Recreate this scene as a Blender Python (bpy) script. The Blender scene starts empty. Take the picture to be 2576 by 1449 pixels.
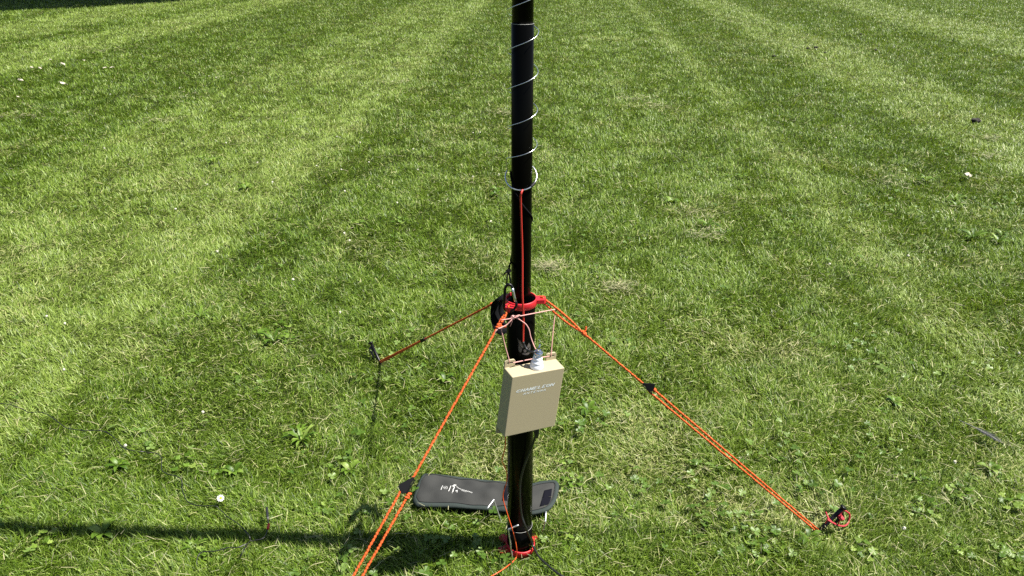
import bpy, bmesh, math, random
import numpy as np
from mathutils import Vector, Matrix, Euler

random.seed(7)
RNG = np.random.default_rng(11)
S = bpy.context.scene
COL = S.collection
PI = math.pi

# ------------------------------------------------------------------ camera model
CAM_H = 1.45
PITCH = math.radians(25.5)
F = 1860.0                      # focal length in the units of a 2576 px wide picture
CT, ST = math.cos(PITCH), math.sin(PITCH)

def ray(px, py):
    a, b = (px - 1288) / F, (py - 724.5) / F
    return Vector((a, CT - b * ST, -ST - b * CT))
EYE = Vector((0, 0, CAM_H))
def G(px, py, z=0.0):           # point of the level plane z seen at a picture position
    r = ray(px, py)
    return EYE + r * ((z - CAM_H) / r.z)
def A(px, py, y):               # point at distance y seen at a picture position
    r = ray(px, py)
    return EYE + r * (y / r.y)
def proj(p):
    d = p.y * CT - (p.z - CAM_H) * ST
    u = -((p.z - CAM_H) * CT + p.y * ST)
    return 1288 + F * p.x / d, 724.5 + F * u / d
def on_line(a, b, px, py):      # parameter of the point of segment ab that shows nearest to a picture position
    best, bt = 1e9, 0
    for i in range(401):
        t = i / 400
        q = proj(a.lerp(b, t))
        e = (q[0] - px) ** 2 + (q[1] - py) ** 2
        if e < best: best, bt = e, t
    return bt

cam = bpy.data.cameras.new('camera')
cam.sensor_width = 36
cam.lens = 36 * F / 2576
cam.clip_start = 0.02
cam.clip_end = 2000
co = bpy.data.objects.new('camera', cam)
COL.objects.link(co)
co.location = EYE
co.rotation_euler = (PI / 2 - PITCH, 0, 0)
S.camera = co

# ------------------------------------------------------------------ light
SUN_EL = math.radians(59)
to_sun = Vector((1.399, -0.067, 0)).normalized() * math.cos(SUN_EL) + Vector((0, 0, math.sin(SUN_EL)))
sl = bpy.data.lights.new('sun', 'SUN')
sl.energy = 5.0
sl.angle = math.radians(0.53)
sl.color = (1.0, 0.955, 0.87)
so = bpy.data.objects.new('sun', sl)
COL.objects.link(so)
so.rotation_euler = to_sun.to_track_quat('Z', 'Y').to_euler()
w = bpy.data.worlds.new('World')
S.world = w
w.use_nodes = True
nt = w.node_tree
sky = nt.nodes.new('ShaderNodeTexSky')
sky.sky_type = 'NISHITA'
sky.sun_disc = False
sky.sun_elevation = SUN_EL
sky.sun_rotation = math.atan2(to_sun.x, to_sun.y)
bg = nt.nodes['Background']
bg.inputs['Strength'].default_value = 0.05
nt.links.new(sky.outputs[0], bg.inputs['Color'])
S.view_settings.view_transform = 'Standard'
S.view_settings.look = 'None'
S.view_settings.exposure = 1.27
S.view_settings.gamma = 1
S.render.engine = 'CYCLES'
S.cycles.use_denoising = False
S.cycles.max_bounces = 6
S.cycles.transmission_bounces = 4

# ------------------------------------------------------------------ materials
def mat(name, col, rough=0.5, metal=0.0, spec=0.5, coat=0.0):
    m = bpy.data.materials.new(name)
    m.use_nodes = True
    b = m.node_tree.nodes['Principled BSDF']
    b.inputs['Base Color'].default_value = (*col, 1)
    b.inputs['Roughness'].default_value = rough
    b.inputs['Metallic'].default_value = metal
    b.inputs['Specular IOR Level'].default_value = spec
    b.inputs['Coat Weight'].default_value = coat
    return m
def N(m, t, **kw):
    n = m.node_tree.nodes.new(t)
    for k, v in kw.items():
        if k.startswith('i_'): n.inputs[k[2:].replace('_', ' ')].default_value = v
        else: setattr(n, k, v)
    return n
def L(m, a, b): m.node_tree.links.new(a, b)
def bsdf(m): return m.node_tree.nodes['Principled BSDF']
def ramp(m, src, stops):
    r = N(m, 'ShaderNodeValToRGB')
    e = r.color_ramp.elements
    while len(e) < len(stops): e.new(0.5)
    for k, (p, c) in enumerate(stops):
        e[k].position = p
        e[k].color = (*c, 1) if len(c) == 3 else c
    L(m, src, r.inputs[0])
    return r.outputs[0]
def noise_col(m, scale, c1, c2, coord='Object', stretch=None, lo=0.35, hi=0.65, detail=4):
    tc = N(m, 'ShaderNodeTexCoord')
    src = tc.outputs[coord]
    if stretch:
        mp = N(m, 'ShaderNodeMapping'); mp.inputs['Scale'].default_value = stretch
        L(m, src, mp.inputs[0]); src = mp.outputs[0]
    n = N(m, 'ShaderNodeTexNoise'); n.inputs['Scale'].default_value = scale; n.inputs['Detail'].default_value = detail
    L(m, src, n.inputs['Vector'])
    L(m, ramp(m, n.outputs[0], [(lo, c1), (hi, c2)]), bsdf(m).inputs['Base Color'])
    return n
def bump(m, scale, strength, dist=0.001, coord='Object', stretch=None):
    tc = N(m, 'ShaderNodeTexCoord'); src = tc.outputs[coord]
    if stretch:
        mp = N(m, 'ShaderNodeMapping'); mp.inputs['Scale'].default_value = stretch
        L(m, src, mp.inputs[0]); src = mp.outputs[0]
    n = N(m, 'ShaderNodeTexNoise'); n.inputs['Scale'].default_value = scale; n.inputs['Detail'].default_value = 3
    L(m, src, n.inputs['Vector'])
    b = N(m, 'ShaderNodeBump'); b.inputs['Strength'].default_value = strength; b.inputs['Distance'].default_value = dist
    L(m, n.outputs[0], b.inputs['Height']); L(m, b.outputs[0], bsdf(m).inputs['Normal'])

M_mast = mat('mast_black', (0.0015, 0.0015, 0.0012), 0.24, spec=0.06)
noise_col(M_mast, 30, (0.0008, 0.0008, 0.0006), (0.0022, 0.0022, 0.0016), stretch=(1, 1, 0.05))
bump(M_mast, 60, 0.15, 0.0006, stretch=(1, 1, 0.02))
M_rim = mat('mast_rim', (0.3, 0.3, 0.28), 0.3)
M_mark = mat('mast_emblem', (0.085, 0.078, 0.075), 0.35)
M_red = mat('red_plastic', (0.46, 0.016, 0.024), 0.42, spec=0.4)
bump(M_red, 40, 0.25, 0.0006, stretch=(0.3, 0.3, 12))
M_redwire = mat('red_silicone', (0.44, 0.028, 0.018), 0.45)
M_sleeve = mat('black_sleeve', (0.014, 0.014, 0.015), 0.4)
M_black = mat('black_plastic', (0.004, 0.004, 0.005), 0.35, spec=0.25)
M_web = mat('black_webbing', (0.005, 0.005, 0.006), 0.9, spec=0.1)
bump(M_web, 900, 0.5, 0.0006)
M_steel = mat('bright_steel', (0.78, 0.79, 0.80), 0.22, 1.0)
M_silver = mat('silver_wire', (0.80, 0.82, 0.86), 0.28, 1.0)
M_chrome = mat('chrome', (0.82, 0.82, 0.83), 0.12, 1.0)
M_stake_steel = mat('zinc_steel', (0.66, 0.67, 0.68), 0.42, 0.85)
M_white = mat('white_ceramic', (0.80, 0.81, 0.86), 0.35)
M_box = mat('tan_plastic', (0.365, 0.315, 0.200), 0.55, spec=0.35)
bump(M_box, 900, 0.10, 0.0005)
M_letter = mat('white_print', (0.72, 0.76, 0.76), 0.5)
M_coax = mat('coax_jacket', (0.012, 0.012, 0.012), 0.33)
M_pink = mat('pink_cord', (0.58, 0.31, 0.28), 0.7, spec=0.3)
M_orangewire = mat('orange_wire', (0.68, 0.09, 0.02), 0.45)
M_pouch = mat('pouch_canvas', (0.03, 0.031, 0.03), 0.85, spec=0.3)
noise_col(M_pouch, 9, (0.019, 0.020, 0.019), (0.042, 0.042, 0.039), lo=0.3, hi=0.7, detail=8)
bump(M_pouch, 420, 0.7, 0.0012)
M_trim = mat('pouch_trim', (0.024, 0.033, 0.030), 0.8, spec=0.3)
bump(M_trim, 300, 0.8, 0.001)
M_velcro = mat('velcro', (0.006, 0.006, 0.010), 0.95, spec=0.1)
bump(M_velcro, 600, 1.0, 0.0015)
M_stitch = mat('stitching', (0.006, 0.006, 0.006), 0.8)
M_print = mat('pouch_print', (0.52, 0.52, 0.50), 0.6)

# braided rope: orange with dark flecks in a helical lattice; U runs round, V along (metres)
M_rope = mat('braided_rope', (0.72, 0.13, 0.02), 0.7, spec=0.3)
def rope_nodes(m, light, dark, fleck):
    uv = N(m, 'ShaderNodeTexCoord')
    sep = N(m, 'ShaderNodeSeparateXYZ'); L(m, uv.outputs['UV'], sep.inputs[0])
    def mth(op, a, b=None):
        n = N(m, 'ShaderNodeMath', operation=op)
        for k, v in enumerate((a, b)):
            if v is None: continue
            if isinstance(v, (int, float)): n.inputs[k].default_value = v
            else: L(m, v, n.inputs[k])
        return n.outputs[0]
    v = mth('MULTIPLY', sep.outputs[1], 2 * PI * 90)
    u = mth('MULTIPLY', sep.outputs[0], 2 * PI * 2)
    s1 = mth('SINE', mth('ADD', v, u))
    s2 = mth('SINE', mth('SUBTRACT', v, u))
    mx = mth('MAXIMUM', s1, s2)
    mn = mth('MINIMUM', s1, s2)
    v2 = mth('MULTIPLY', sep.outputs[1], 2 * PI * 45)
    s3 = mth('SINE', mth('ADD', v2, u))
    fl = mth('MULTIPLY', mth('GREATER_THAN', mn, 0.25), mth('GREATER_THAN', s3, fleck))
    c1 = ramp(m, mx, [(0.0, tuple(c * 0.72 for c in light)), (0.8, light)])
    mix = N(m, 'ShaderNodeMix', data_type='RGBA')
    L(m, fl, mix.inputs['Factor']); L(m, c1, mix.inputs['A'])
    mix.inputs['B'].default_value = (*dark, 1)
    L(m, mix.outputs['Result'], bsdf(m).inputs['Base Color'])
    b = N(m, 'ShaderNodeBump'); b.inputs['Strength'].default_value = 0.5; b.inputs['Distance'].default_value = 0.0006
    L(m, mx, b.inputs['Height']); L(m, b.outputs[0], bsdf(m).inputs['Normal'])
rope_nodes(M_rope, (0.62, 0.098, 0.018), (0.02, 0.008, 0.006), 0.2)
M_redcord = mat('red_cord', (0.66, 0.035, 0.06), 0.7)
rope_nodes(M_redcord, (0.50, 0.03, 0.045), (0.35, 0.02, 0.04), 0.6)

M_feather = mat('feather_vane', (0.045, 0.045, 0.05), 0.6)
M_quill = mat('feather_quill', (0.30, 0.29, 0.27), 0.4)
M_petal = mat('white_petal', (0.80, 0.80, 0.78), 0.6)
M_yolk = mat('daisy_centre', (0.80, 0.52, 0.03), 0.7)
M_stem = mat('flower_stem', (0.10, 0.17, 0.04), 0.6)
M_clover_fl = mat('clover_flower', (0.50, 0.48, 0.38), 0.8)
M_scrap = mat('pale_scrap', (0.50, 0.44, 0.35), 0.8)
M_clod = mat('dark_soil', (0.022, 0.018, 0.014), 0.95)
bump(M_clod, 80, 1, 0.006)

def leaf_mat(name, stops, attr=True, trans=0.28, rough=0.42, spec=0.4, pale=None, coord_noise=None):
    m = mat(name, stops[0][1], rough, spec=spec)
    nd = m.node_tree.nodes
    if attr:
        a = N(m, 'ShaderNodeAttribute', attribute_name='tone')
        c = ramp(m, a.outputs['Fac'], stops)
        if pale:
            d = N(m, 'ShaderNodeAttribute', attribute_name='dry')
            mix = N(m, 'ShaderNodeMix', data_type='RGBA')
            L(m, d.outputs['Fac'], mix.inputs['Factor']); L(m, c, mix.inputs['A'])
            mix.inputs['B'].default_value = (*pale, 1)
            c = mix.outputs['Result']
    L(m, c, bsdf(m).inputs['Base Color'])
    t = N(m, 'ShaderNodeBsdfTranslucent')
    hs = N(m, 'ShaderNodeMix', data_type='RGBA', blend_type='MULTIPLY')
    hs.inputs['Factor'].default_value = 1
    L(m, c, hs.inputs['A']); hs.inputs['B'].default_value = (1.2, 1.2, 0.5, 1)
    L(m, hs.outputs['Result'], t.inputs['Color'])
    mx = N(m, 'ShaderNodeMixShader'); mx.inputs[0].default_value = trans
    L(m, bsdf(m).outputs[0], mx.inputs[1]); L(m, t.outputs[0], mx.inputs[2])
    L(m, mx.outputs[0], nd['Material Output'].inputs['Surface'])
    return m
M_grass = leaf_mat('grass_blade', [(0.0, (0.036, 0.083, 0.002)), (0.35, (0.081, 0.157, 0.004)), (0.65, (0.142, 0.232, 0.011)), (1.0, (0.275, 0.365, 0.090))], pale=(0.37, 0.365, 0.16), trans=0.24, rough=0.45, spec=0.30)  # palest stop whitened to carry the painted sheen of the light stripes
M_weed = leaf_mat('weed_leaf', [(0.0, (0.040, 0.088, 0.004)), (0.6, (0.095, 0.170, 0.014)), (1.0, (0.22, 0.30, 0.06))], trans=0.2, spec=0.35, rough=0.45)
M_clover = leaf_mat('clover_leaf', [(0.0, (0.045, 0.095, 0.008)), (0.6, (0.085, 0.155, 0.018)), (1.0, (0.15, 0.22, 0.05))], trans=0.2, rough=0.45)
M_thatch = leaf_mat('dry_thatch', [(0.0, (0.12, 0.12, 0.06)), (0.5, (0.22, 0.22, 0.12)), (1.0, (0.40, 0.37, 0.20))], trans=0.12, rough=0.7)
M_ground = mat('soil', (0.03, 0.035, 0.014), 0.95, spec=0.1)
noise_col(M_ground, 60, (0.012, 0.015, 0.006), (0.045, 0.055, 0.018), detail=8)

# ------------------------------------------------------------------ object helpers
def tag(o, label=None, cat=None, group=None, kind=None):
    if label: o['label'] = label
    if cat: o['category'] = cat
    if group: o['group'] = group
    if kind: o['kind'] = kind
    return o
def thing(name, loc, label, cat, group=None):
    o = bpy.data.objects.new(name, None)
    o.empty_display_size = 0.05
    o.location = loc
    COL.objects.link(o)
    return tag(o, label, cat, group)
def link(name, me, m, parent=None, smooth=True):
    """links a mesh given in world coordinates; under a parent it keeps its place"""
    if m and not me.materials: me.materials.append(m)
    o = bpy.data.objects.new(name, me)
    COL.objects.link(o)
    if smooth:
        me.polygons.foreach_set('use_smooth', [True] * len(me.polygons))
    if parent is not None:
        o.parent = parent
        mw = Matrix.LocRotScale(parent.location, parent.rotation_euler, parent.scale)
        p = parent.parent
        while p is not None:
            mw = Matrix.LocRotScale(p.location, p.rotation_euler, p.scale) @ mw
            p = p.parent
        me.transform(mw.inverted())
    return o
class MB:                       # collects tubes, lathes, prisms and boxes into one mesh
    def __init__(s): s.v, s.f, s.uv = [], [], []
    def add(s, vs, fs, uvs=None):
        k = len(s.v)
        s.v += [tuple(x) for x in vs]
        for i, f in enumerate(fs):
            s.f.append([a + k for a in f])
            s.uv.append(uvs[i] if uvs else [(0, 0)] * len(f))
        return s
    def mesh(s, name):
        me = bpy.data.meshes.new(name)
        me.from_pydata(s.v, [], s.f)
        l = me.uv_layers.new(name='UVMap')
        l.data.foreach_set('uv', [c for f in s.uv for p in f for c in p])
        me.update()
        return me
    def build(s, name, m, parent=None, smooth=True): return link(name, s.mesh(name), m, parent, smooth)
    def tube(s, pts, r, n=8, closed=False, cap=True, flat=None):
        pts = [Vector(p) for p in pts]
        K = len(pts)
        rr = r if isinstance(r, (list, tuple)) else [r] * K
        tan = []
        for i in range(K):
            a = pts[(i - 1) % K] if closed or i > 0 else pts[i]
            b = pts[(i + 1) % K] if closed or i < K - 1 else pts[i]
            d = b - a
            tan.append(d.normalized() if d.length > 1e-9 else Vector((0, 0, 1)))
        up = Vector((0, 0, 1)) if abs(tan[0].z) < 0.9 else Vector((0, 1, 0))
        nx = (up - tan[0] * up.dot(tan[0])).normalized()
        vs, fs, uvs, ln = [], [], [], [0]
        for i in range(K):
            nx = (nx - tan[i] * nx.dot(tan[i])).normalized()
            ny = tan[i].cross(nx)
            for j in range(n):
                t = 2 * PI * j / n
                vs.append(pts[i] + (nx * math.cos(t) + ny * math.sin(t)) * rr[i])
            if i: ln.append(ln[-1] + (pts[i] - pts[i - 1]).length)
        for i in range(K if closed else K - 1):
            i2 = (i + 1) % K
            l2 = ln[i2] if i2 else ln[-1] + (pts[0] - pts[-1]).length
            for j in range(n):
                j2 = (j + 1) % n
                fs.append([i * n + j, i * n + j2, i2 * n + j2, i2 * n + j])
                uvs.append([(j / n, ln[i]), ((j + 1) / n, ln[i]), ((j + 1) / n, l2), (j / n, l2)])
        if cap and not closed:
            fs += [list(range(n))[::-1], [(K - 1) * n + j for j in range(n)]]
            uvs += [[(0, 0)] * n, [(0, ln[-1])] * n]
        return s.add(vs, fs, uvs)
    def rope(s, pts, r, n=8):       # a braided line: a tube with the small lumps of its strands
        P = [Vector(p) for p in pts]
        out = []
        for a, b in zip(P[:-1], P[1:]):
            k = max(1, int((b - a).length / .0016))
            out += [a.lerp(b, i / k) for i in range(k)]
        out.append(P[-1])
        return s.tube(out, [r * (1.16 if (i // 2) % 2 else .90) for i in range(len(out))], n)
    def lathe(s, prof, M=Matrix(), n=32, cap=True):
        vs, fs = [], []
        for r, z in prof:
            for j in range(n):
                t = 2 * PI * j / n
                vs.append(M @ Vector((r * math.cos(t), r * math.sin(t), z)))
        for i in range(len(prof) - 1):
            for j in range(n):
                j2 = (j + 1) % n
                fs.append([i * n + j, i * n + j2, (i + 1) * n + j2, (i + 1) * n + j])
        if cap:
            fs += [list(range(n))[::-1], [(len(prof) - 1) * n + j for j in range(n)]]
        return s.add(vs, fs)
    def prism(s, poly, M, h):   # polygon in the xy plane of M, extruded from 0 to h
        n = len(poly)
        vs = [M @ Vector((x, y, 0)) for x, y in poly] + [M @ Vector((x, y, h)) for x, y in poly]
        fs = [list(range(n))[::-1], [n + i for i in range(n)]]
        fs += [[i, (i + 1) % n, n + (i + 1) % n, n + i] for i in range(n)]
        return s.add(vs, fs)
def smooth_path(pts, k=8, closed=False):       # Catmull-Rom
    P = [Vector(p) for p in pts]
    n = len(P)
    out = []
    for i in range(n if closed else n - 1):
        p1, p2 = P[i], P[(i + 1) % n]
        p0 = P[i - 1] if (closed or i) else p1 * 2 - p2
        p3 = P[(i + 2) % n] if (closed or i < n - 2) else p2 * 2 - p1
        for j in range(k):
            t = j / k
            out.append(0.5 * ((2 * p1) + (p2 - p0) * t + (2 * p0 - 5 * p1 + 4 * p2 - p3) * t * t + (3 * p1 - p0 - 3 * p2 + p3) * t ** 3))
    if not closed: out.append(P[-1])
    return out
def bevel(o, wd, seg=2, ang=35):
    b = o.modifiers.new('bevel', 'BEVEL'); b.width = wd; b.segments = seg
    b.limit_method = 'ANGLE'; b.angle_limit = math.radians(ang)
    return o
def frame(origin, x, y):        # matrix with given origin and x, y axes
    x = x.normalized(); y = (y - x * y.dot(x)).normalized(); z = x.cross(y)
    m = Matrix((x, y, z)).transposed().to_4x4(); m.translation = origin
    return m
def bm_box(sx, sy, sz, M=Matrix()):
    mb = MB()
    mb.prism([(-sx, -sy), (sx, -sy), (sx, sy), (-sx, sy)], M @ Matrix.Translation((0, 0, -sz)), 2 * sz)
    return mb

# ------------------------------------------------------------------ noise for the lawn
def vnoise(x, y, scale, seed, octv=3):
    out = np.zeros_like(x); amp, tot = 1.0, 0.0
    for o in range(octv):
        rg = np.random.default_rng(seed * 31 + o)
        g = rg.random((256, 256))
        u, v = x / scale + 1000.3, y / scale + 1000.7
        i, j = np.floor(u).astype(int), np.floor(v).astype(int)
        fu, fv = u - i, v - j
        fu = fu * fu * (3 - 2 * fu); fv = fv * fv * (3 - 2 * fv)
        i0, i1, j0, j1 = i % 256, (i + 1) % 256, j % 256, (j + 1) % 256
        out += amp * ((g[i0, j0] * (1 - fu) + g[i1, j0] * fu) * (1 - fv) + (g[i0, j1] * (1 - fu) + g[i1, j1] * fu) * fv)
        tot += amp; amp *= 0.5; scale *= 0.5
    return out / tot
def sstep(a, b, x):
    t = np.clip((x - a) / (b - a), 0, 1)
    return t * t * (3 - 2 * t)
def band(s, a, b, e): return sstep(a - e, a + e, s) * (1 - sstep(b - e, b + e, s))
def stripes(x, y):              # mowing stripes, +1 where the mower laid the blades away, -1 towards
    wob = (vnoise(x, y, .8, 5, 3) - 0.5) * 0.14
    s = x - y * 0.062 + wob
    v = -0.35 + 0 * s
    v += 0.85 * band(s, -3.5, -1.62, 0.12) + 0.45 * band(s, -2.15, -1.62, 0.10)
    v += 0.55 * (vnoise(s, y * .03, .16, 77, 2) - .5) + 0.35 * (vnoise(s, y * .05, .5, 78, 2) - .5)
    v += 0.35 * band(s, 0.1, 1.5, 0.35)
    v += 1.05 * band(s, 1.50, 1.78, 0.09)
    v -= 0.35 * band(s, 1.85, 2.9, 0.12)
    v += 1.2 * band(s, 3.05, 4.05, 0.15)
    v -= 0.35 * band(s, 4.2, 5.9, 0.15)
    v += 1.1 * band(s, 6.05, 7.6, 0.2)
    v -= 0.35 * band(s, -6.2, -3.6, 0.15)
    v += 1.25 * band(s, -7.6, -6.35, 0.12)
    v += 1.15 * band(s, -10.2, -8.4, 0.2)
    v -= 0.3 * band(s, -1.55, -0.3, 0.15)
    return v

# ------------------------------------------------------------------ fixed places
BASE = G(1307, 1385)
X0, Y0 = BASE.x, BASE.y
R_LOW, R_UP, R_TOP = 0.0313, 0.0213, 0.0203
ZC = A(1310, 748, Y0).z                         # top of the guy collar
PEG_R = G(2056, 1340)
PEG_B = G(957, 914)
PEG_F = Vector((-0.575, 0.60, 0))
def AM(px, py, r):              # point of a vertical cylinder about the mast, radius r, nearest to the camera
    d = ray(px, py)
    ox, oy = -X0, -Y0
    a = d.x ** 2 + d.y ** 2; b = 2 * (ox * d.x + oy * d.y); c = ox * ox + oy * oy - r * r
    q = b * b - 4 * a * c
    t = (-b - math.sqrt(q)) / (2 * a) if q > 0 else -b / (2 * a)
    return EYE + d * t

# ------------------------------------------------------------------ mast
mast = thing('mast', (X0, Y0, 0), 'black telescopic antenna mast standing upright in the lawn', 'mast')
T0 = Matrix.Translation((X0, Y0, 0))
def section(name, r, z0, z1, rim=0.0008):
    mb = MB(); mb.lathe([(r - 0.004, z0), (r, z0 + 0.001), (r, z1 - 0.001), (r - rim, z1), (r - 0.003, z1), (r - 0.003, z1 - 0.03)], T0, 64, cap=False)
    return mb.build(name, M_mast, mast)
section('tube_section', R_LOW, 0.002, ZC - 0.006)
ztop = A(1313, 62, Y0 - R_UP).z
section('tube_section', R_UP, 0.3, ztop)
section('tube_section', R_TOP, ztop - 0.1, 2.35)
section('tube_section', 0.0188, 2.3, 3.6)
section('tube_section', 0.0170, 3.5, 4.9)
def hoop(name, r, z, rt, m):
    mb = MB(); mb.tube([(X0 + r * math.cos(2 * PI * i / 64), Y0 + r * math.sin(2 * PI * i / 64), z) for i in range(64)], rt, 6, closed=True)
    return mb.build(name, m, mast)
hoop('section_rim', R_UP - 0.0002, ztop, 0.00045, M_rim)
zb = A(1320, 1340, Y0 - R_LOW).z
mb = MB(); mb.lathe([(R_LOW + 0.0001, 0), (R_LOW + 0.0011, 0), (R_LOW + 0.0011, zb), (R_LOW + 0.0001, zb)], T0, 64, cap=False)
mb.build('base_cap', M_mast, mast)
hoop('base_rim', R_LOW + 0.0009, zb, 0.0005, M_rim)
# grey printed emblem on the lower tube
em = MB()
def emblem(poly):
    bmm = bmesh.new()
    vs = [bmm.verts.new((x, y, 0)) for x, y in poly]
    bmm.faces.new(vs)
    bmesh.ops.triangulate(bmm, faces=bmm.faces[:])
    bmesh.ops.subdivide_edges(bmm, edges=bmm.edges[:], cuts=3, use_grid_fill=True)
    bmm.verts.index_update()
    k = [AM((2020 + v.co.x / 8.1875) * .6289, (1340 + v.co.y / 8.1875) * .6289, R_LOW + 0.0004) for v in bmm.verts]
    em.add(k, [[v.index for v in f.verts] for f in bmm.faces])
    bmm.free()
for poly in ([(400, 80), (430, 130), (462, 220), (455, 270), (446, 380), (452, 480), (492, 580), (440, 500), (434, 400), (445, 240), (425, 170)],
             [(485, 160), (520, 215), (570, 320), (605, 385), (592, 442), (545, 415), (500, 350), (462, 265), (470, 200)],
             [(460, 300), (500, 385), (555, 455), (552, 510), (530, 555), (490, 578), (462, 500), (452, 420)],
             [(785, 250), (815, 310), (840, 345), (800, 395), (755, 425), (725, 375)],
             [(838, 365), (832, 460), (815, 530), (780, 560), (745, 500), (790, 430)],
             [(550, 612), (600, 582), (660, 600), (720, 590), (775, 565), (812, 585), (775, 635), (710, 662), (640, 655), (585, 640)],
             [(605, 490), (640, 470), (690, 480), (706, 520), (690, 565), (650, 580), (615, 555)]):
    emblem(poly)
em.build('emblem', M_mark, mast)

# ------------------------------------------------------------------ collars
def lugdir(p): return Vector((p.x - X0, p.y - Y0, 0)).normalized()
def collar_ring(r_in, r_out, z0, z1, M):
    mb = MB()
    mb.lathe([(r_in, z0), (r_out - 0.001, z0), (r_out, z0 + 0.001), (r_out, z1 - 0.0012), (r_out - 0.0008, z1), (r_in + 0.0005, z1), (r_in, z1 - 0.0005), (r_in, z0)], M, 72, cap=False)
    return mb
HC = 0.0165
collar = thing('guy_collar', (X0, Y0, ZC - HC), 'red plastic guy collar round the mast above the tan box', 'collar')
collar_ring(R_LOW + 0.0006, R_LOW + 0.0036, ZC - HC, ZC, T0).build('ring', M_red, collar)
LUG = {}
for k, p in (('r', PEG_R), ('b', PEG_B), ('f', PEG_F)):
    d = lugdir(p) if k != 'b' else Vector((-.10, .995, 0)).normalized()
    side = Vector((-d.y, d.x, 0))
    M = frame(Vector((X0, Y0, ZC - 0.012)) + d * (R_LOW + 0.0026), d, side)
    hole = [(0.0135 + 0.0036 * math.cos(a), 0.0036 * math.sin(a)) for a in np.linspace(0, 2 * PI, 13)[:-1]]
    mb = MB()
    # a lug with a hole: two halves that meet beside it
    up = [(0, 0), (0, 0.0115), (0.016, 0.0115), (0.0205, 0.007), (0.0205, 0)] + [(0.0135 + 0.0036 * math.cos(a), 0.0036 * math.sin(a)) for a in np.linspace(0, PI, 8)]
    if k == 'b': M = M @ Matrix.Diagonal((.8, .8, 1, 1))
    dn = [(x, -y) for x, y in up][::-1]
    mb.prism(up, M, 0.009).prism(dn, M, 0.009)
    mb.build('lug', M_red, collar, smooth=False)
    LUG[k] = Vector((X0, Y0, ZC - 0.008)) + d * (R_LOW + 0.0026 + 0.0165)
RB = 0.0380
TB = Matrix.Translation((X0, Y0, 0.014)) @ Euler((math.radians(3), math.radians(7), 0)).to_matrix().to_4x4()
bcol = thing('base_collar', (X0, Y0, 0.0), 'red plastic base ring pinned to the ground round the mast foot', 'collar')
collar_ring(RB - 0.0032, RB, 0, 0.019, TB).build('ring', M_red, bcol)
ST_F = G(1286, 1392, 0.0)          # where the three wire pins enter the ground
ST_R = G(1358, 1352, 0.0)
ST_B = G(1266, 1322, 0.0)
for p in (ST_F, ST_R, Vector((X0 - 0.052, Y0 + 0.028, 0))):
    d = lugdir(p); side = Vector((-d.y, d.x, 0))
    M = TB @ Matrix.Translation((-X0, -Y0, 0)) if False else frame(Vector((X0, Y0, 0.013 - 0.12 * d.x * 0.03)) + d * (RB - 0.002), d, side)
    mb = MB(); mb.prism([(0, -0.011), (0.018, -0.011), (0.023, -0.006), (0.023, 0.006), (0.018, 0.011), (0, 0.011)], M, 0.008)
    bevel(mb.build('lug', M_red, bcol, smooth=False), 0.0008)

# wire pins with a bent head
def pin(pts, r, label):
    p0 = pts[0]
    o = thing('wire_pin', (p0.x, p0.y, 0), label, 'peg', 'bent wire pins round the mast foot')
    mb = MB(); mb.tube([p0 + (p0 - pts[1]).normalized() * 0.05] + smooth_path([pts[0], pts[0].lerp(pts[1], .9), pts[1], pts[1].lerp(pts[2], .15), pts[2]], 4), r, 10)
    mb.build('shaft', M_stake_steel, o)
    return o
c3 = lambda x, y: (1194.9 + x * .26204, 1069.1 + y * .26204)
yF = Y0 - 0.043
pin([A(*c3(352, 1225), yF), A(*c3(322, 1003), yF), A(*c3(418, 960), yF - 0.004)], 0.0020, 'bent silver wire pin at the front of the red base ring')
yB = ST_B.y
pin([A(*c3(262, 960), yB), A(*c3(180, 718), yB), A(*c3(118, 802), yB - 0.03)], 0.0018, 'bent silver wire pin standing between the dark pouch and the mast foot')
yR = ST_R.y
pin([A(*c3(632, 1075), yR), A(*c3(676, 925), yR), A(*c3(682, 832), yR + 0.028)], 0.0021, 'bright silver wire pin beside the open flap of the dark pouch')

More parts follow.
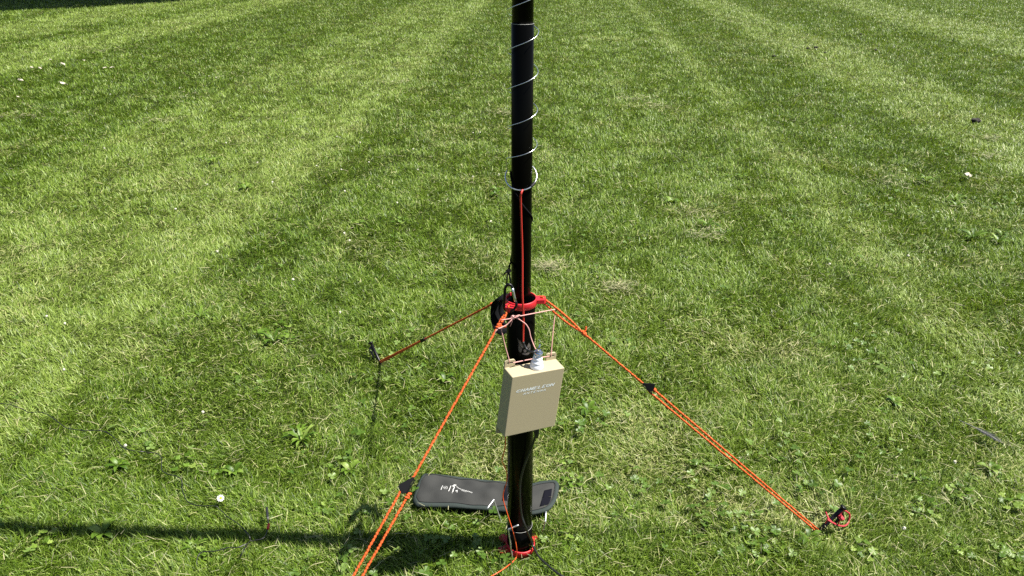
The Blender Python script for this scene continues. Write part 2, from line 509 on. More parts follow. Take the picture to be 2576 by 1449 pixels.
# ------------------------------------------------------------------ stakes
def peg(name, ground, top, sidev, label, hook=True):
    o = thing(name, ground, label, 'stake')
    ax = (top - ground).normalized()
    x = (sidev - ax * sidev.dot(ax)).normalized()
    M = frame(ground, x, ax.cross(x) * -1)
    M = Matrix((x, ax.cross(x), ax)).transposed().to_4x4(); M.translation = ground
    h = (top - ground).length
    r = 0.0053
    mb = MB(); mb.lathe([(r * 0.8, -0.10), (r, -0.02), (r, h - 0.004)], M, 20)
    mb.build('shaft', M_black, o)
    mb = MB(); mb.lathe([(r * 1.02, h - 0.006), (r * 1.6, h - 0.003), (r * 1.75, h), (r * 1.6, h + 0.0022), (r * 0.9, h + 0.003)], M, 24)
    mb.build('head', M_black, o)
    # hook: a flat plate beside the shaft with an eye near its top
    mb = MB()
    w_, t_ = 0.0072, 0.003
    c = Vector((r + w_ * 0.9, 0, h - 0.033))
    def off(px_, pz): return (px_, pz)
    Mh = M @ Matrix(((1, 0, 0, 0), (0, 0, -1, t_ / 2), (0, 1, 0, 0), (0, 0, 0, 1)))
    ex, ez, R1, R2 = c.x - 0.001, c.z + 0.008, 0.0075, 0.0032
    K = 20
    for i in range(K):
        a, b = 2 * PI * i / K, 2 * PI * (i + 1) / K
        q = [(ex + R1 * math.cos(a), ez + R1 * 1.4 * math.sin(a)), (ex + R1 * math.cos(b), ez + R1 * 1.4 * math.sin(b)),
             (ex + R2 * math.cos(b), ez + R2 * 1.5 * math.sin(b)), (ex + R2 * math.cos(a), ez + R2 * 1.5 * math.sin(a))]
        mb.prism(q, Mh, t_)
    mb.prism([(ex - 0.003, ez - 0.008), (ex + 0.0065, ez - 0.006), (ex + 0.0055, ez - 0.026), (ex + 0.003, ez - 0.034), (ex + 0.0005, ez - 0.026)], Mh, t_ * 0.97)
    mb.prism([(r * 0.5, ez + 0.006), (ex, ez + 0.0095), (ex, ez + 0.013), (r * 0.5, ez + 0.012)], Mh, t_ * 0.94)
    mb.build('hook', M_black, o, smooth=False)
    return o
topR = A(2122, 1276, PEG_R.y + 0.005)
peg('ground_stake', PEG_R, topR, Vector((1, -.35, 0)), 'black ground stake with a red cord loop tied to it')
topB = A(932.6, 862, PEG_B.y + 0.03)
peg('ground_stake', PEG_B, topB, Vector((-1, -0.3, 0)), 'black ground stake without a cord, in the grass behind the mast')
topF = PEG_F + Vector((-0.04, -0.06, 0.085))

# red cord tied to the stake
ck = lambda x, y: A(1949.6 + x * .1302, 1194.9 + y * .1302, PEG_R.y)
rc = thing('cord_loop', (topR.x, topR.y, 0.05), 'red cord loop knotted to the black stake', 'cord')
def ckd(x, y, d): p = ck(x, y); q = A(*proj(p), p.y + d); return q
mb = MB()
mb.tube(smooth_path([ckd(1220, 820, -.006), ckd(1320, 690, 0.004), ckd(1400, 720, .012), ckd(1442, 765, .016), ckd(1430, 860, .014), ckd(1405, 935, .008), ckd(1345, 982, .0), ckd(1250, 980, -.008), ckd(1180, 955, -.012), ckd(1100, 915, -.014), ckd(1040, 880, -.012), ckd(1020, 850, -.008)]), 0.0024, 8)
mb.tube(smooth_path([ckd(980, 715, .012), ckd(1010, 790, .006), ckd(1045, 855, -.004), ckd(1090, 900, -.014)]), 0.0021, 8)
mb.tube(smooth_path([ckd(975, 930, -.004), ckd(1005, 880, -.006), ckd(1030, 820, -.004)]), 0.0019, 8)
mb.build('loop', M_redcord, rc)
mb = MB()
kc = ckd(1285, 835, -.008)
for a in range(3):
    ax = Euler((a * 1.1, a * 0.7, a)).to_matrix()
    mb.tube([kc + ax @ Vector((0.0052 * math.cos(t), 0.0052 * math.sin(t), 0)) for t in np.linspace(0, 2 * PI, 15)[:-1]], 0.0024, 7, closed=True)
mb.tube(smooth_path([kc, ckd(1250, 890, -.008), ckd(1225, 945, -.004)]), 0.0017, 7)
mb.tube(smooth_path([kc, ckd(1275, 790, -.008), ckd(1268, 755, -.006)]), 0.0017, 7)
mb.build('knot', M_redcord, rc)

# ------------------------------------------------------------------ guy ropes
def jitter(pts, a=0.0005):
    return [p + Vector((random.uniform(-a, a), random.uniform(-a, a), random.uniform(-a, a))) for p in pts]
def seg(a, b, n): return [a.lerp(b, i / n) for i in range(n + 1)]
VIEW = lambda p: (EYE - p).normalized()
def rope_knot(mb, c, ax, r):
    s = ax.cross(VIEW(c)).normalized(); n = ax.cross(s).normalized()
    for k, (o, tl) in enumerate(((-.004, .5), (.0, -.4), (.004, .35))):
        q = (s * math.cos(tl) + ax * math.sin(tl)).normalized()
        mb.tube([c + ax * o + (q * math.cos(t) + n * math.sin(t)) * r * 1.35 for t in np.linspace(0, 2 * PI, 13)[:-1]], r, 7, closed=True)
M_slider = mat('slider_plastic', (0.004, 0.004, 0.005), 0.6, spec=0.12)
def slider(c, ax, parent, flip=1, side=False, big=1.0):
    v = VIEW(c)
    s = ax.cross(v).normalized() * flip          # sideways in the picture
    n = s.cross(ax).normalized()
    mb = MB()
    if side:                                     # plate seen on its edge
        M = frame(c - ax * 0.019 - ax.cross(s) * .005, ax, s); mb.prism([(0, -0.0055), (0.036, -0.0055), (0.038, 0.0045), (0.002, 0.0050)], M, 0.010)
    else:
        M = frame(c + v * .003, ax, s) @ Matrix.Diagonal((big, big, 1, 1))
        mb.prism([(-0.022, -0.003), (0.015, -0.004), (0.020, 0.005), (0.011, 0.019), (0.006, 0.019), (-0.022, 0.001)], M, 0.0028)
        M2 = frame(c - s * 0.006 - n * 0.010, ax, n)
        mb.prism([(-0.018, 0.0), (0.015, 0.0), (0.012, 0.016), (-0.009, 0.016)], M2, 0.0026)
    o = mb.build('slider', M_slider, parent, smooth=False)
    bevel(o, 0.0006)
    return o
def guy(label, lug, foot, kpx, spx, gap, side, flip, sep):
    o = thing('guy_rope', (foot.x, foot.y, 0), label, 'rope', 'orange guy ropes staying the mast')
    foot = foot + Vector((0, 0, 0.006))
    tk, tsl = on_line(lug, foot, *kpx), on_line(lug, foot, *spx)
    ax = (foot - lug).normalized()
    K, SL = lug.lerp(foot, tk), lug.lerp(foot, tsl)
    s = ax.cross(VIEW(K)).normalized()
    r = 0.0024
    mb = MB()                                    # doubled bight through the lug, knot, single line to the slider
    up = lug + Vector((0, 0, 0.0025))
    dn = lug + Vector((0, 0, -0.0075))
    mb.rope(smooth_path(jitter([K + s * 0.001, K.lerp(up, .33) - s * sep, K.lerp(up, .66) - s * sep * 1.1, up - s * 0.0005, lug - ax * 0.007 + Vector((0, 0, 0.0035)),
             lug - ax * 0.006 + Vector((0, 0, -0.006)), dn, K.lerp(dn, .66) + s * sep, K.lerp(dn, .33) + s * sep * 1.1, K - s * 0.001], .0004), 8), r, 8)
    mb.rope(jitter(seg(K, SL, 60), 0.00025), r, 8)
    mb.build('line', M_rope, o)
    mb = MB(); rope_knot(mb, K, ax, r)
    e = K - ax * 0.002
    mb.tube(smooth_path([e, e - s * 0.009 - ax * .001, e - s * 0.015 - ax * 0.005]), r * .95, 8)
    mb.build('knot', M_rope, o)
    s2 = ax.cross(VIEW(SL)).normalized()
    mb = MB()                                    # the doubled lower loop between slider and stake
    a, b = SL + ax * 0.010 + s2 * gap, SL + ax * 0.014 - s2 * gap
    mb.rope(jitter(seg(SL + s2 * 0.002, a, 3)[:-1] + seg(a, foot + s2 * 0.003, 60), .0003), r, 8)
    mb.rope(jitter(seg(b, foot - s2 * 0.003, 60), .0003), r, 8)
    mb.build('lower_loop', M_rope, o)
    if not side:
        mb = MB(); rope_knot(mb, SL + ax * 0.016 - s2 * gap, ax, r)
        mb.build('stopper_knot', M_rope, o)
    slider(SL, ax, o, flip, side, 0.9 if gap > .007 else 0.85)
    return o
guy('orange guy rope slanting down to the stake with the red cord', LUG['r'], PEG_R, (1463, 848), (1622, 984), 0.0055, False, -1, 0.0028)
guy('orange guy rope running back to the stake without a cord', LUG['b'], PEG_B, (1237, 763), (1066, 857), 0.0006, True, 1, 0.0018)
guy('orange guy rope with its black slider beside the dark pouch', LUG['f'], PEG_F, (1260, 822), (1029, 1226), 0.0085, False, 1, 0.0028)
o = thing('ground_stake', PEG_F, 'black ground stake holding the nearest orange guy rope', 'stake')
mb = MB(); mb.tube([PEG_F - (topF - PEG_F), topF], 0.0047, 16); mb.build('shaft', M_black, o)
mb = MB(); ax = (topF - PEG_F).normalized(); mb.tube([topF - ax * .001, topF + ax * 0.004], 0.0082, 20); mb.build('head', M_black, o)

# ------------------------------------------------------------------ silver coil round the mast
coil = thing('wire_coil', (X0, Y0, A(1313, 440, Y0).z), 'thin silver wire spiralling up around the black mast', 'wire')
zs = [A(1345, y, Y0).z for y in (363, 276, 178, 80)]
zr = zs + [zs[-1] + (zs[-1] - zs[-2]) * k for k in range(1, 12)]
pts = []
RC = 0.0300
for k in range(len(zr) - 1):
    for j in range(40):
        t = j / 40                                  # up from right extreme: back, left, front, right
        a = 2 * PI * t
        r_ = RC * (1 + 0.03 * math.sin(3 * k + a))
        pts.append(Vector((X0 + r_ * math.cos(a), Y0 + r_ * math.sin(a), zr[k] + (zr[k + 1] - zr[k]) * t)))
cx = X0; lowz = zs[0]
pre = [Vector((X0 + RC * math.cos(a), Y0 + RC * math.sin(a), lowz - (0 - a) / (2 * PI) * 0.055)) for a in np.linspace(-PI * 1.02, -0.05, 22)]
mb = MB(); mb.tube(pre + pts, 0.0007, 6); mb.build('coil', M_silver, coil)
c5 = lambda x, y: (1226.4 + x * .22566, 301.9 + y * .22566)
zl = A(1310, 444, Y0).z
tilt = Matrix.Translation((X0 - 0.0015, Y0 + 0.001, zl)) @ Euler((math.radians(41), math.radians(-5), 0)).to_matrix().to_4x4()
lp = [tilt @ Vector((0.0318 * math.cos(a), 0.0325 * math.sin(a), 0.0)) for a in np.linspace(PI * 0.83, PI * 2.32, 70)]
mb = MB(); mb.tube(smooth_path([pre[0], pre[0].lerp(lp[0], .5) + Vector((-.001, .0, 0))] + lp[:1], 6)[:-1] + lp, [0.0009] * 12 + [0.0015] * 70, 8)
mb.build('end_loop', M_silver, coil)
mb = MB(); mb.tube([tilt @ Vector((0.031 * math.cos(a), 0.0318 * math.sin(a), -0.0008)) for a in np.linspace(PI * 1.70, PI * 1.83, 8)], 0.0032, 8); mb.build('tape', M_sleeve, coil)

# ------------------------------------------------------------------ black cord wound round the mast
bc = thing('black_cord', (X0 - 0.03, Y0, A(1280, 690, Y0).z), 'black cord wound round the mast and knotted above the red collar', 'cord')
zA, zB, zC_, zD = A(1283, 430, Y0).z, A(1310, 520, Y0).z, A(1338, 552, Y0).z, A(1284, 660, Y0).z
mb = MB(); path = []
for t in np.linspace(0, 1, 60):                    # front run: left down to right, then round the back to the left
    a = PI * 1.02 + t * PI
    z = zA + (zC_ - zA) * (t ** 1.0) + 0.012 * math.sin(PI * t) * -1
    path.append(Vector((X0 + (R_UP + .0012) * math.cos(a), Y0 + (R_UP + .0012) * math.sin(a), z)))
for t in np.linspace(0.05, 1, 40):
    a = PI * 2.02 + t * PI * 0.98
    z = zC_ + (zD - zC_) * t
    path.append(Vector((X0 + (R_UP + .0012) * math.cos(a), Y0 + (R_UP + .0012) * math.sin(a), z)))
yk = Y0 - 0.030
kn = A(1279.5, 681.6, yk + .012)
path = path + [path[-1].lerp(kn, .6) + Vector((0, 0, .004)), kn]
mb.tube(path, 0.0019, 7)
mb.build('winding', M_web, bc)
mb = MB()
for a in range(3):
    ax = Euler((1.3 * a, .6 * a, a)).to_matrix()
    mb.tube([kn + ax @ Vector((0.004 * math.cos(t), 0.004 * math.sin(t), 0)) for t in np.linspace(0, 2 * PI, 13)[:-1]], 0.0021, 7, closed=True)
mb.tube(smooth_path([kn, A(1273, 685, yk), A(1267.5, 690, yk)]), 0.0018, 7)
mb.build('knot', M_web, bc)
mb = MB()
mb.tube(smooth_path([kn, A(1276, 695, yk), A(1275, 714, yk), A(1276.5, 718, yk - .003), A(1281, 719, yk), A(1284.5, 714, yk), A(1282.5, 697, yk), kn]), 0.0017, 7)
mb.build('loop', M_web, bc)

# ------------------------------------------------------------------ carabiner
yc = Y0 - 0.040
car = thing('carabiner', A(1280, 750, yc), 'small black carabiner with a silver gate hanging beside the red collar', 'carabiner')
C_ = lambda x, y, d=0: A(1194.9 + x * .1562, 679.2 + y * .1562, yc + d)
mb = MB()
mb.tube(smooth_path([C_(606, 290, -.002), C_(580, 245), C_(535, 232), C_(500, 262), C_(482, 320), C_(474, 450), C_(468, 590), C_(490, 640), C_(540, 668, -.004), C_(600, 655, -.008), C_(648, 610, -.010), C_(668, 555, -.010), C_(655, 500, -.008)], 6), 0.0029, 10)
mb.build('frame', M_black, car)
mb = MB(); mb.tube(seg(C_(604, 292, -.003), C_(652, 506, -.008), 4), 0.0030, 12); mb.build('gate', M_steel, car)

# ------------------------------------------------------------------ strap hanging on the rear rope
ys = Y0 + 0.085
sp = thing('cable_strap', A(1255, 790, ys), 'black hook and loop cable strap hanging behind the red collar', 'strap')
P_ = lambda x, y, d: A(1194.9 + x * .1562, 679.2 + y * .1562, ys + d)
def ribbon(path, wv, t):
    vs, fs = [], []
    n = len(path)
    for i, p in enumerate(path):
        tn = (path[min(i + 1, n - 1)] - path[max(i - 1, 0)]).normalized()
        w_ = wv[i]
        nm = tn.cross(w_).normalized()
        for a, b in ((-1, -1), (1, -1), (1, 1), (-1, 1)):
            vs.append(p + w_ * 0.5 * a + nm * t * 0.5 * b)
    for i in range(n - 1):
        for j in range(4):
            j2 = (j + 1) % 4
            fs.append([i * 4 + j, i * 4 + j2, i * 4 + 4 + j2, i * 4 + 4 + j])
    fs += [[3, 2, 1, 0], [(n - 1) * 4 + k for k in range(4)]]
    return vs, fs
path = smooth_path([P_(450, 450, -.03), P_(420, 428, -.01), P_(385, 445, .015), P_(355, 500, .030), P_(345, 600, .036), P_(348, 720, .034), P_(372, 840, .028), P_(420, 935, .016), P_(500, 985, .0), P_(540, 975, -.012)], 6)
wv = [Vector((0.60, 0.75, 0.12)).normalized() * (0.034 + 0.008 * math.sin(PI * i / len(path))) for i in range(len(path))]
mb = MB(); mb.add(*ribbon(path, wv, 0.0024)); mb.build('outer_band', M_web, sp)
path = smooth_path([P_(455, 455, .018), P_(428, 520, .020), P_(420, 640, .022), P_(450, 720, .022), P_(500, 760, .022), P_(540, 790, .022)], 6)
wv = [Vector((0.55, 0.8, 0.1)).normalized() * 0.018] * len(path)
mb = MB(); mb.add(*ribbon(path, wv, 0.0024)); mb.build('inner_band', M_web, sp)

# ------------------------------------------------------------------ matching box
BXW, BXD, BXH = 0.1303, 0.0413, 0.1594
BC = Vector((0.0402, 1.3840, 0.5192))
BR = Euler((0.0608, 0.09395, 0.46606))
BM = Matrix.LocRotScale(BC, BR, None)
box = thing('matching_box', BC, 'tan plastic antenna matching box with white lettering, hung against the mast', 'box')
box.rotation_euler = BR
def at_box(mb, name, m, smooth=False): return mb.build(name, m, box, smooth)
mb = bm_box(BXW / 2, BXD / 2, BXH / 2, BM)
bevel(at_box(mb, 'housing', M_box), 0.0022, 3)
def tab(xc, zc, up):            # mounting ear with a slot, flush with the back
    w_, h_, t_ = 0.0125, 0.0175, 0.0042
    M = BM @ Matrix.Translation((xc, BXD / 2, zc)) @ Matrix(((1, 0, 0, 0), (0, 0, -1, 0), (0, up, 0, 0), (0, 0, 0, 1)))
    z0 = -0.004
    s0, s1, sw = 0.0088, 0.0128, 0.0078
    mb = MB()
    mb.prism([(-w_, z0), (w_, z0), (w_, s0), (-w_, s0)], M, t_)
    mb.prism([(-w_, s1), (w_, s1), (w_, h_ - .003), (w_ - .0035, h_), (-w_ + .0035, h_), (-w_, h_ - .003)], M, t_)
    mb.prism([(-w_, s0), (-sw, s0), (-sw, s1), (-w_, s1)], M, t_)
    mb.prism([(sw, s0), (w_, s0), (w_, s1), (sw, s1)], M, t_)
    me = mb.mesh('mounting_ear')
    b2 = bmesh.new(); b2.from_mesh(me)
    bmesh.ops.remove_doubles(b2, verts=b2.verts[:], dist=1e-5)
    # drop the inner faces where the pieces butt together
    seen = {}
    for f in b2.faces: seen.setdefault(tuple(round(c, 5) for c in f.calc_center_median()), []).append(f)
    bmesh.ops.delete(b2, geom=[f for v in seen.values() if len(v) > 1 for f in v], context='FACES_ONLY')
    bmesh.ops.recalc_face_normals(b2, faces=b2.faces[:])
    b2.to_mesh(me); b2.free()
    link('mounting_ear', me, M_box, box, False)
tab(-BXW / 2 + 0.0125, BXH / 2, 1)
tab(BXW / 2 - 0.0145, BXH / 2, 1)
tab(-BXW / 2 + 0.0125, -BXH / 2, -1)
tab(BXW / 2 - 0.0145, -BXH / 2, -1)
# insulator and terminal on top
IM = BM @ Matrix.Translation((0.004, -0.001, BXH / 2))
mb = MB(); mb.lathe([(.0145, -.001), (.0150, .002), (.0150, .006), (.0132, .0095), (.0126, .011), (.0130, .013), (.0128, .0165), (.0108, .0185), (.0105, .021), (.0107, .024), (.0092, .028), (.006, .029)], IM, 40)
ins = at_box(mb, 'insulator', M_white, True)
mb = MB()
mb.lathe([(.0058, .0285), (.0092, .0285), (.0097, .0295), (.0097, .031), (.0092, .032), (.0058, .032)], IM, 32)
mb.lathe([(.0062, .032), (.0062, .036)], IM, 6)
mb.lathe([(.0055, .036), (.0096, .036), (.0100, .037), (.0100, .0383), (.0094, .039), (.0055, .039)], IM, 32)
mb.lathe([(.0063, .039), (.0063, .043), (.005, .0445)], IM, 20)
mb.lathe([(.0025, .043), (.0025, .053), (.0018, .054)], IM, 12)
for a in (0.9, 0.9 + PI):       # wings of the wing nut
    Mw = IM @ Matrix.Rotation(a, 4, 'Z') @ Matrix(((1, 0, 0, 0), (0, 0, -1, .0013), (0, 1, 0, 0), (0, 0, 0, 1)))
    mb.prism([(.002, .0425), (.0062, .0435), (.0088, .050), (.0082, .0545), (.0060, .055), (.0035, .049), (.002, .048)], Mw, .0026)
at_box(mb, 'terminal', M_chrome, False)
# fittings underneath
for xx, yy, r, h, m, nm in ((0.032, 0.004, .0085, .014, M_box, 'cable_gland'), (-0.004, 0.006, .0065, .006, M_stake_steel, 'ground_screw')):
    GM = BM @ Matrix.Translation((xx, yy, -BXH / 2)) @ Matrix.Rotation(PI, 4, 'X')
    mb = MB(); mb.lathe([(r, -.001), (r, h * .55), (r * .86, h * .65), (r * .82, h)], GM, 24)
    at_box(mb, nm, m, True)
GLAND = BM @ Vector((0.032, 0.004, -BXH / 2 - 0.014))

# lettering: strokes on the front face
def letters(word, x0, x1, zbase, zcap, slant, weight, serif, name, gap=0.16):
    """strokes in a unit cell (x 0..1, y 0..1); every stroke becomes a thin raised bar on the front face"""
    arcs = lambda a0, a1, n=10: [(0.5 + 0.46 * math.cos(t), 0.5 + 0.46 * math.sin(t)) for t in np.linspace(a0, a1, n)]
    SH = {'C': [arcs(0.75, 2 * PI - 0.75, 14)], 'H': [[(.15, 0), (.15, 1)], [(.85, 0), (.85, 1)], [(.15, .5), (.85, .5)]],
          'A': [[(.06, 0), (.5, 1)], [(.94, 0), (.5, 1)], [(.24, .34), (.76, .34)]],
          'M': [[(.10, 0), (.10, 1)], [(.90, 0), (.90, 1)], [(.10, 1), (.5, .12)], [(.90, 1), (.5, .12)]],
          'E': [[(.15, 0), (.15, 1)], [(.15, 0), (.9, 0)], [(.15, 1), (.9, 1)], [(.15, .5), (.7, .5)]],
          'L': [[(.15, 0), (.15, 1)], [(.15, 0), (.9, 0)]], 'O': [arcs(0, 2 * PI, 20)],
          'N': [[(.12, 0), (.12, 1)], [(.88, 0), (.88, 1)], [(.12, 1), (.88, 0)]],
          'T': [[(.5, 0), (.5, 1)], [(.05, 1), (.95, 1)]]}
    SER = {'H': [.15, .85], 'M': [.10, .90], 'E': [.15], 'L': [.15], 'N': [.12, .88], 'A': [.06, .94]}
    n = len(word); cw = (x1 - x0) / n; h = zcap - zbase
    mb = MB(); lay = 0
    for i, ch in enumerate(word):
        ox, lw = x0 + cw * i + cw * gap / 2, cw * (1 - gap)
        def P(u, v): return Vector((ox + u * lw + slant * (v - 0.5) * h, zbase + v * h))
        def bar(a, b, wx):
            nonlocal lay
            pa, pb = P(*a), P(*b)
            d = (pb - pa)
            if d.length < 1e-7: return
            d.normalize(); nn = Vector((-d.y, d.x)) * wx / 2
            pa, pb = pa - d * wx * .2, pb + d * wx * .2
            lay += 1
            y = -BXD / 2 - 0.00025 - (lay % 6) * 0.00001
            q = [pa + nn, pa - nn, pb - nn, pb + nn]
            mb.add([BM @ Vector((p.x, y, p.y)) for p in q], [[0, 1, 2, 3]])
        for st in SH[ch]:
            for a, b in zip(st[:-1], st[1:]):
                steep = abs(a[1] - b[1]) > abs(a[0] - b[0]) * 0.6
                bar(a, b, weight * (1.0 if steep else 0.55) if serif else weight)
        if serif:
            for u in SER.get(ch, []):
                bar((u - .15, 0.03), (u + .15, 0.03), weight * .5)
                if ch != 'A': bar((u - .15, 0.97), (u + .15, 0.97), weight * .5)
    return at_box(mb, name, M_letter)
letters('CHAMELEON', -BXW / 2 + .117 * BXW, -BXW / 2 + .845 * BXW, BXH / 2 - .0428, BXH / 2 - .0365, .55, .0021, True, 'lettering')
letters('ANTENNA', -BXW / 2 + .25 * BXW, -BXW / 2 + .70 * BXW, BXH / 2 - .0520, BXH / 2 - .0475, .45, .0011, False, 'lettering', gap=.26)

# ------------------------------------------------------------------ pink cord that hangs the box
T = lambda x, y: (1194.9 + x * .1562, 679.2 + y * .1562)
ear_l = BM @ Vector((-BXW / 2 + 0.0125, BXD / 2 - .002, BXH / 2 + .0112))
ear_r = BM @ Vector((BXW / 2 - 0.0145, BXD / 2 - .002, BXH / 2 + .0112))
def rope_pt(lug, foot, px, py): return lug.lerp(foot + Vector((0, 0, .006)), on_line(lug, foot + Vector((0, 0, .006)), px, py))
rp = rope_pt(LUG['r'], PEG_R, 1392, 783) + Vector((0, -.004, 0.001))
rf = rope_pt(LUG['f'], PEG_F, 1268, 806) + Vector((0, -.006, 0))
rf2 = rope_pt(LUG['f'], PEG_F, 1256, 831) + Vector((0, -.007, 0))
knp = A(*T(615, 762), Y0 - .058)
pk = thing('pink_cord', knp, 'thin pink cord tied across the guy ropes to hold the tan box', 'cord')
r = .00115
mb = MB()
mb.tube(smooth_path([knp, knp.lerp(rp, .2) + Vector((0, -.002, .001)), knp.lerp(rp, .6), rp], 8), r, 7)
mb.tube(smooth_path([rp + Vector((.002, .006, -.004)), rp + Vector((.001, .004, -.012)), rp.lerp(ear_r, .5), ear_r + Vector((0, -.003, .006)), ear_r + Vector((0, .002, -.001)), ear_r + Vector((-.006, .006, -.001))], 8), r, 7)
mb.tube(smooth_path([ear_r + Vector((-.004, -.004, .0)), ear_r.lerp(ear_l, .5) + Vector((0, -.001, -.001)), ear_l + Vector((.007, -.004, .001))], 8), r, 7)
rl = rope_pt(LUG['f'], PEG_F, 1268, 822) + Vector((.001, -.003, 0))
mb.tube(smooth_path([rl, rl.lerp(ear_l, .5) + Vector((-.001, 0, 0)), ear_l + Vector((-.001, -.003, .006)), ear_l + Vector((-.001, .002, -.001))], 8), r, 7)
mb.tube(smooth_path([knp, A(*T(560, 785), Y0 - .062), rf + Vector((0, -.003, .002)), rf + Vector((-.003, .004, -.003))], 8), r, 7)
mb.tube(smooth_path([knp, A(*T(575, 820), Y0 - .064), A(*T(500, 890), Y0 - .068), rf2, rf2 + Vector((-.008, -.002, -.016))], 8), r, 7)
mb.tube(smooth_path([knp, A(*T(540, 850), Y0 - .062), A(*T(470, 930), Y0 - .066), rf2 + Vector((.003, 0, .004))], 8), r, 7)
mb.build('cord', M_pink, pk)
term = IM @ Vector((-.004, .002, .046))
mb = MB()
mb.tube(smooth_path([knp, A(*T(680, 778), Y0 - .058), A(*T(740, 815), Y0 - .052), A(*T(820, 875), Y0 - .050), A(*T(870, 960), Y0 - .050), A(*T(895, 1070), Y0 - .052), A(*T(930, 1170), Y0 - .056), A(*T(968, 1258), BC.y), IM @ Vector((-.003, .004, .042))], 8), r, 7)
mb.tube(smooth_path([knp, A(*T(600, 820), Y0 - .060), A(*T(568, 905), Y0 - .058)], 6), r * .9, 7)
mb.build('tail', M_pink, pk)
mb = MB()
for k, e in enumerate(((0.3, 0, .4), (1.2, .5, 0), (.2, 1.1, .8))):
    axm = Euler(e).to_matrix()
    mb.tube([knp + axm @ Vector((.0042 * math.cos(t), .0034 * math.sin(t), 0)) for t in np.linspace(0, 2 * PI, 13)[:-1]], r * 1.1, 7, closed=True)
mb.tube(smooth_path([knp, A(*T(660, 742), Y0 - .062), A(*T(715, 728), Y0 - .060), A(*T(718, 745), Y0 - .058), A(*T(650, 770), Y0 - .060), knp], 6), r, 7)
mb.build('knot', M_pink, pk)

# ------------------------------------------------------------------ red lead from the coil down to the terminal
rw = thing('red_lead', A(1314, 600, Y0 - .03), 'straight red insulated wire running down the mast to the terminal', 'wire')
mb = MB()
f0 = Y0 - R_UP - .0028
lpf = tilt @ Vector((0.0004, -0.031, 0))
mb.tube(smooth_path([lpf + Vector((.001, -.002, 0)), A(1311, 487, Y0 - .030), A(1309.9, 500, f0 - .004), A(1311.5, 560, f0 - .003), A(1314, 640, f0 - .004), A(1314.5, 742, Y0 - .0405), A(1317, 795, Y0 - .041), A(1316.5, 830, Y0 - .042), A(1316, 861, Y0 - .045)], 8), .0021, 10)
mb.build('insulation', M_redwire, rw)
lugp = IM @ Vector((-.009, .001, .0385))
mb = MB()
mb.tube(smooth_path([A(1316, 860, Y0 - .045), A(1319, 869, Y0 - .046), A(1326, 879, Y0 - .050), A(1332.5, 884.5, BC.y + .004), lugp + Vector((-.004, .001, .001)), lugp + Vector((.002, 0, 0))], 6), .0027, 10)
mb.build('sleeve', M_sleeve, rw)

# ------------------------------------------------------------------ coax and thin orange wire
cx_ = thing('coax_cable', GLAND, 'black coaxial cable hanging from the tan box down over the grass', 'cable')
mb = MB()
bdir = (BM.to_3x3() @ Vector((0, 0, -1)))
g1 = GLAND + bdir * .03
fr = Y0 - R_LOW - .003
pth = smooth_path([GLAND + bdir * .012, g1, A(*c3(520, 270), fr - .002), A(*c3(470, 400), fr - .002), A(*c3(436, 540), fr - .002), A(*c3(432, 700), fr - .003), A(*c3(447, 860), fr - .006), A(*c3(490, 990), fr - .014), G(*c3(545, 1130), .045), G(*c3(610, 1260), .036), G(*c3(720, 1365), .036), G(*c3(840, 1452), .036), G(*c3(1000, 1520), .02), G(*c3(1250, 1560), .015)], 10)
mb.tube(pth, .0027, 12); mb.build('cable', M_coax, cx_)
mb = MB(); mb.lathe([(.0064, 0), (.0068, .004), (.0066, .012), (.0048, .024), (.0032, .030)], frame(GLAND - bdir * .001, Vector((1, 0, 0)), bdir.cross(Vector((1, 0, 0)))), 20)
mb.build('boot', M_sleeve, cx_)
ow = thing('orange_wire', A(*c3(290, 130), Y0 - .05), 'thin orange wire dangling from the tan box to the base collar and grass', 'wire')
mb = MB()
ob = BM @ Vector((-.048, .006, -BXH / 2))
mb.tube(smooth_path([ob, A(*c3(290, 200), Y0 - .055), A(*c3(268, 300), Y0 - .053), A(*c3(260, 350), Y0 - .052), A(*c3(290, 410), Y0 - .050), A(*c3(306, 480), Y0 - .048), A(*c3(300, 560), Y0 - .046), A(*c3(272, 650), Y0 - .044), A(*c3(272, 720), Y0 - .043), A(*c3(310, 850), Y0 - .044), A(*c3(350, 975), Y0 - .046), A(*c3(383, 1090), Y0 - .048),
    A(*c3(400, 1190), Y0 - .050), G(*c3(398, 1262), .022), G(*c3(375, 1300), .022), G(*c3(330, 1340), .024), G(*c3(270, 1385), .030), G(*c3(160, 1450), .032), G(*c3(0, 1520), .012)], 8), .00125, 7)
mb.build('wire', M_orangewire, ow)
kk = G(*c3(356, 1306), .022)
mb = MB()
for e in ((.4, 0, 0), (1.3, .6, 0), (.2, 1.2, .4)):
    q = Euler(e).to_matrix()
    mb.tube([kk + q @ Vector((.0032 * math.cos(t), .0032 * math.sin(t), 0)) for t in np.linspace(0, 2 * PI, 11)[:-1]], .0013, 6, closed=True)
mb.build('knot', M_orangewire, ow)

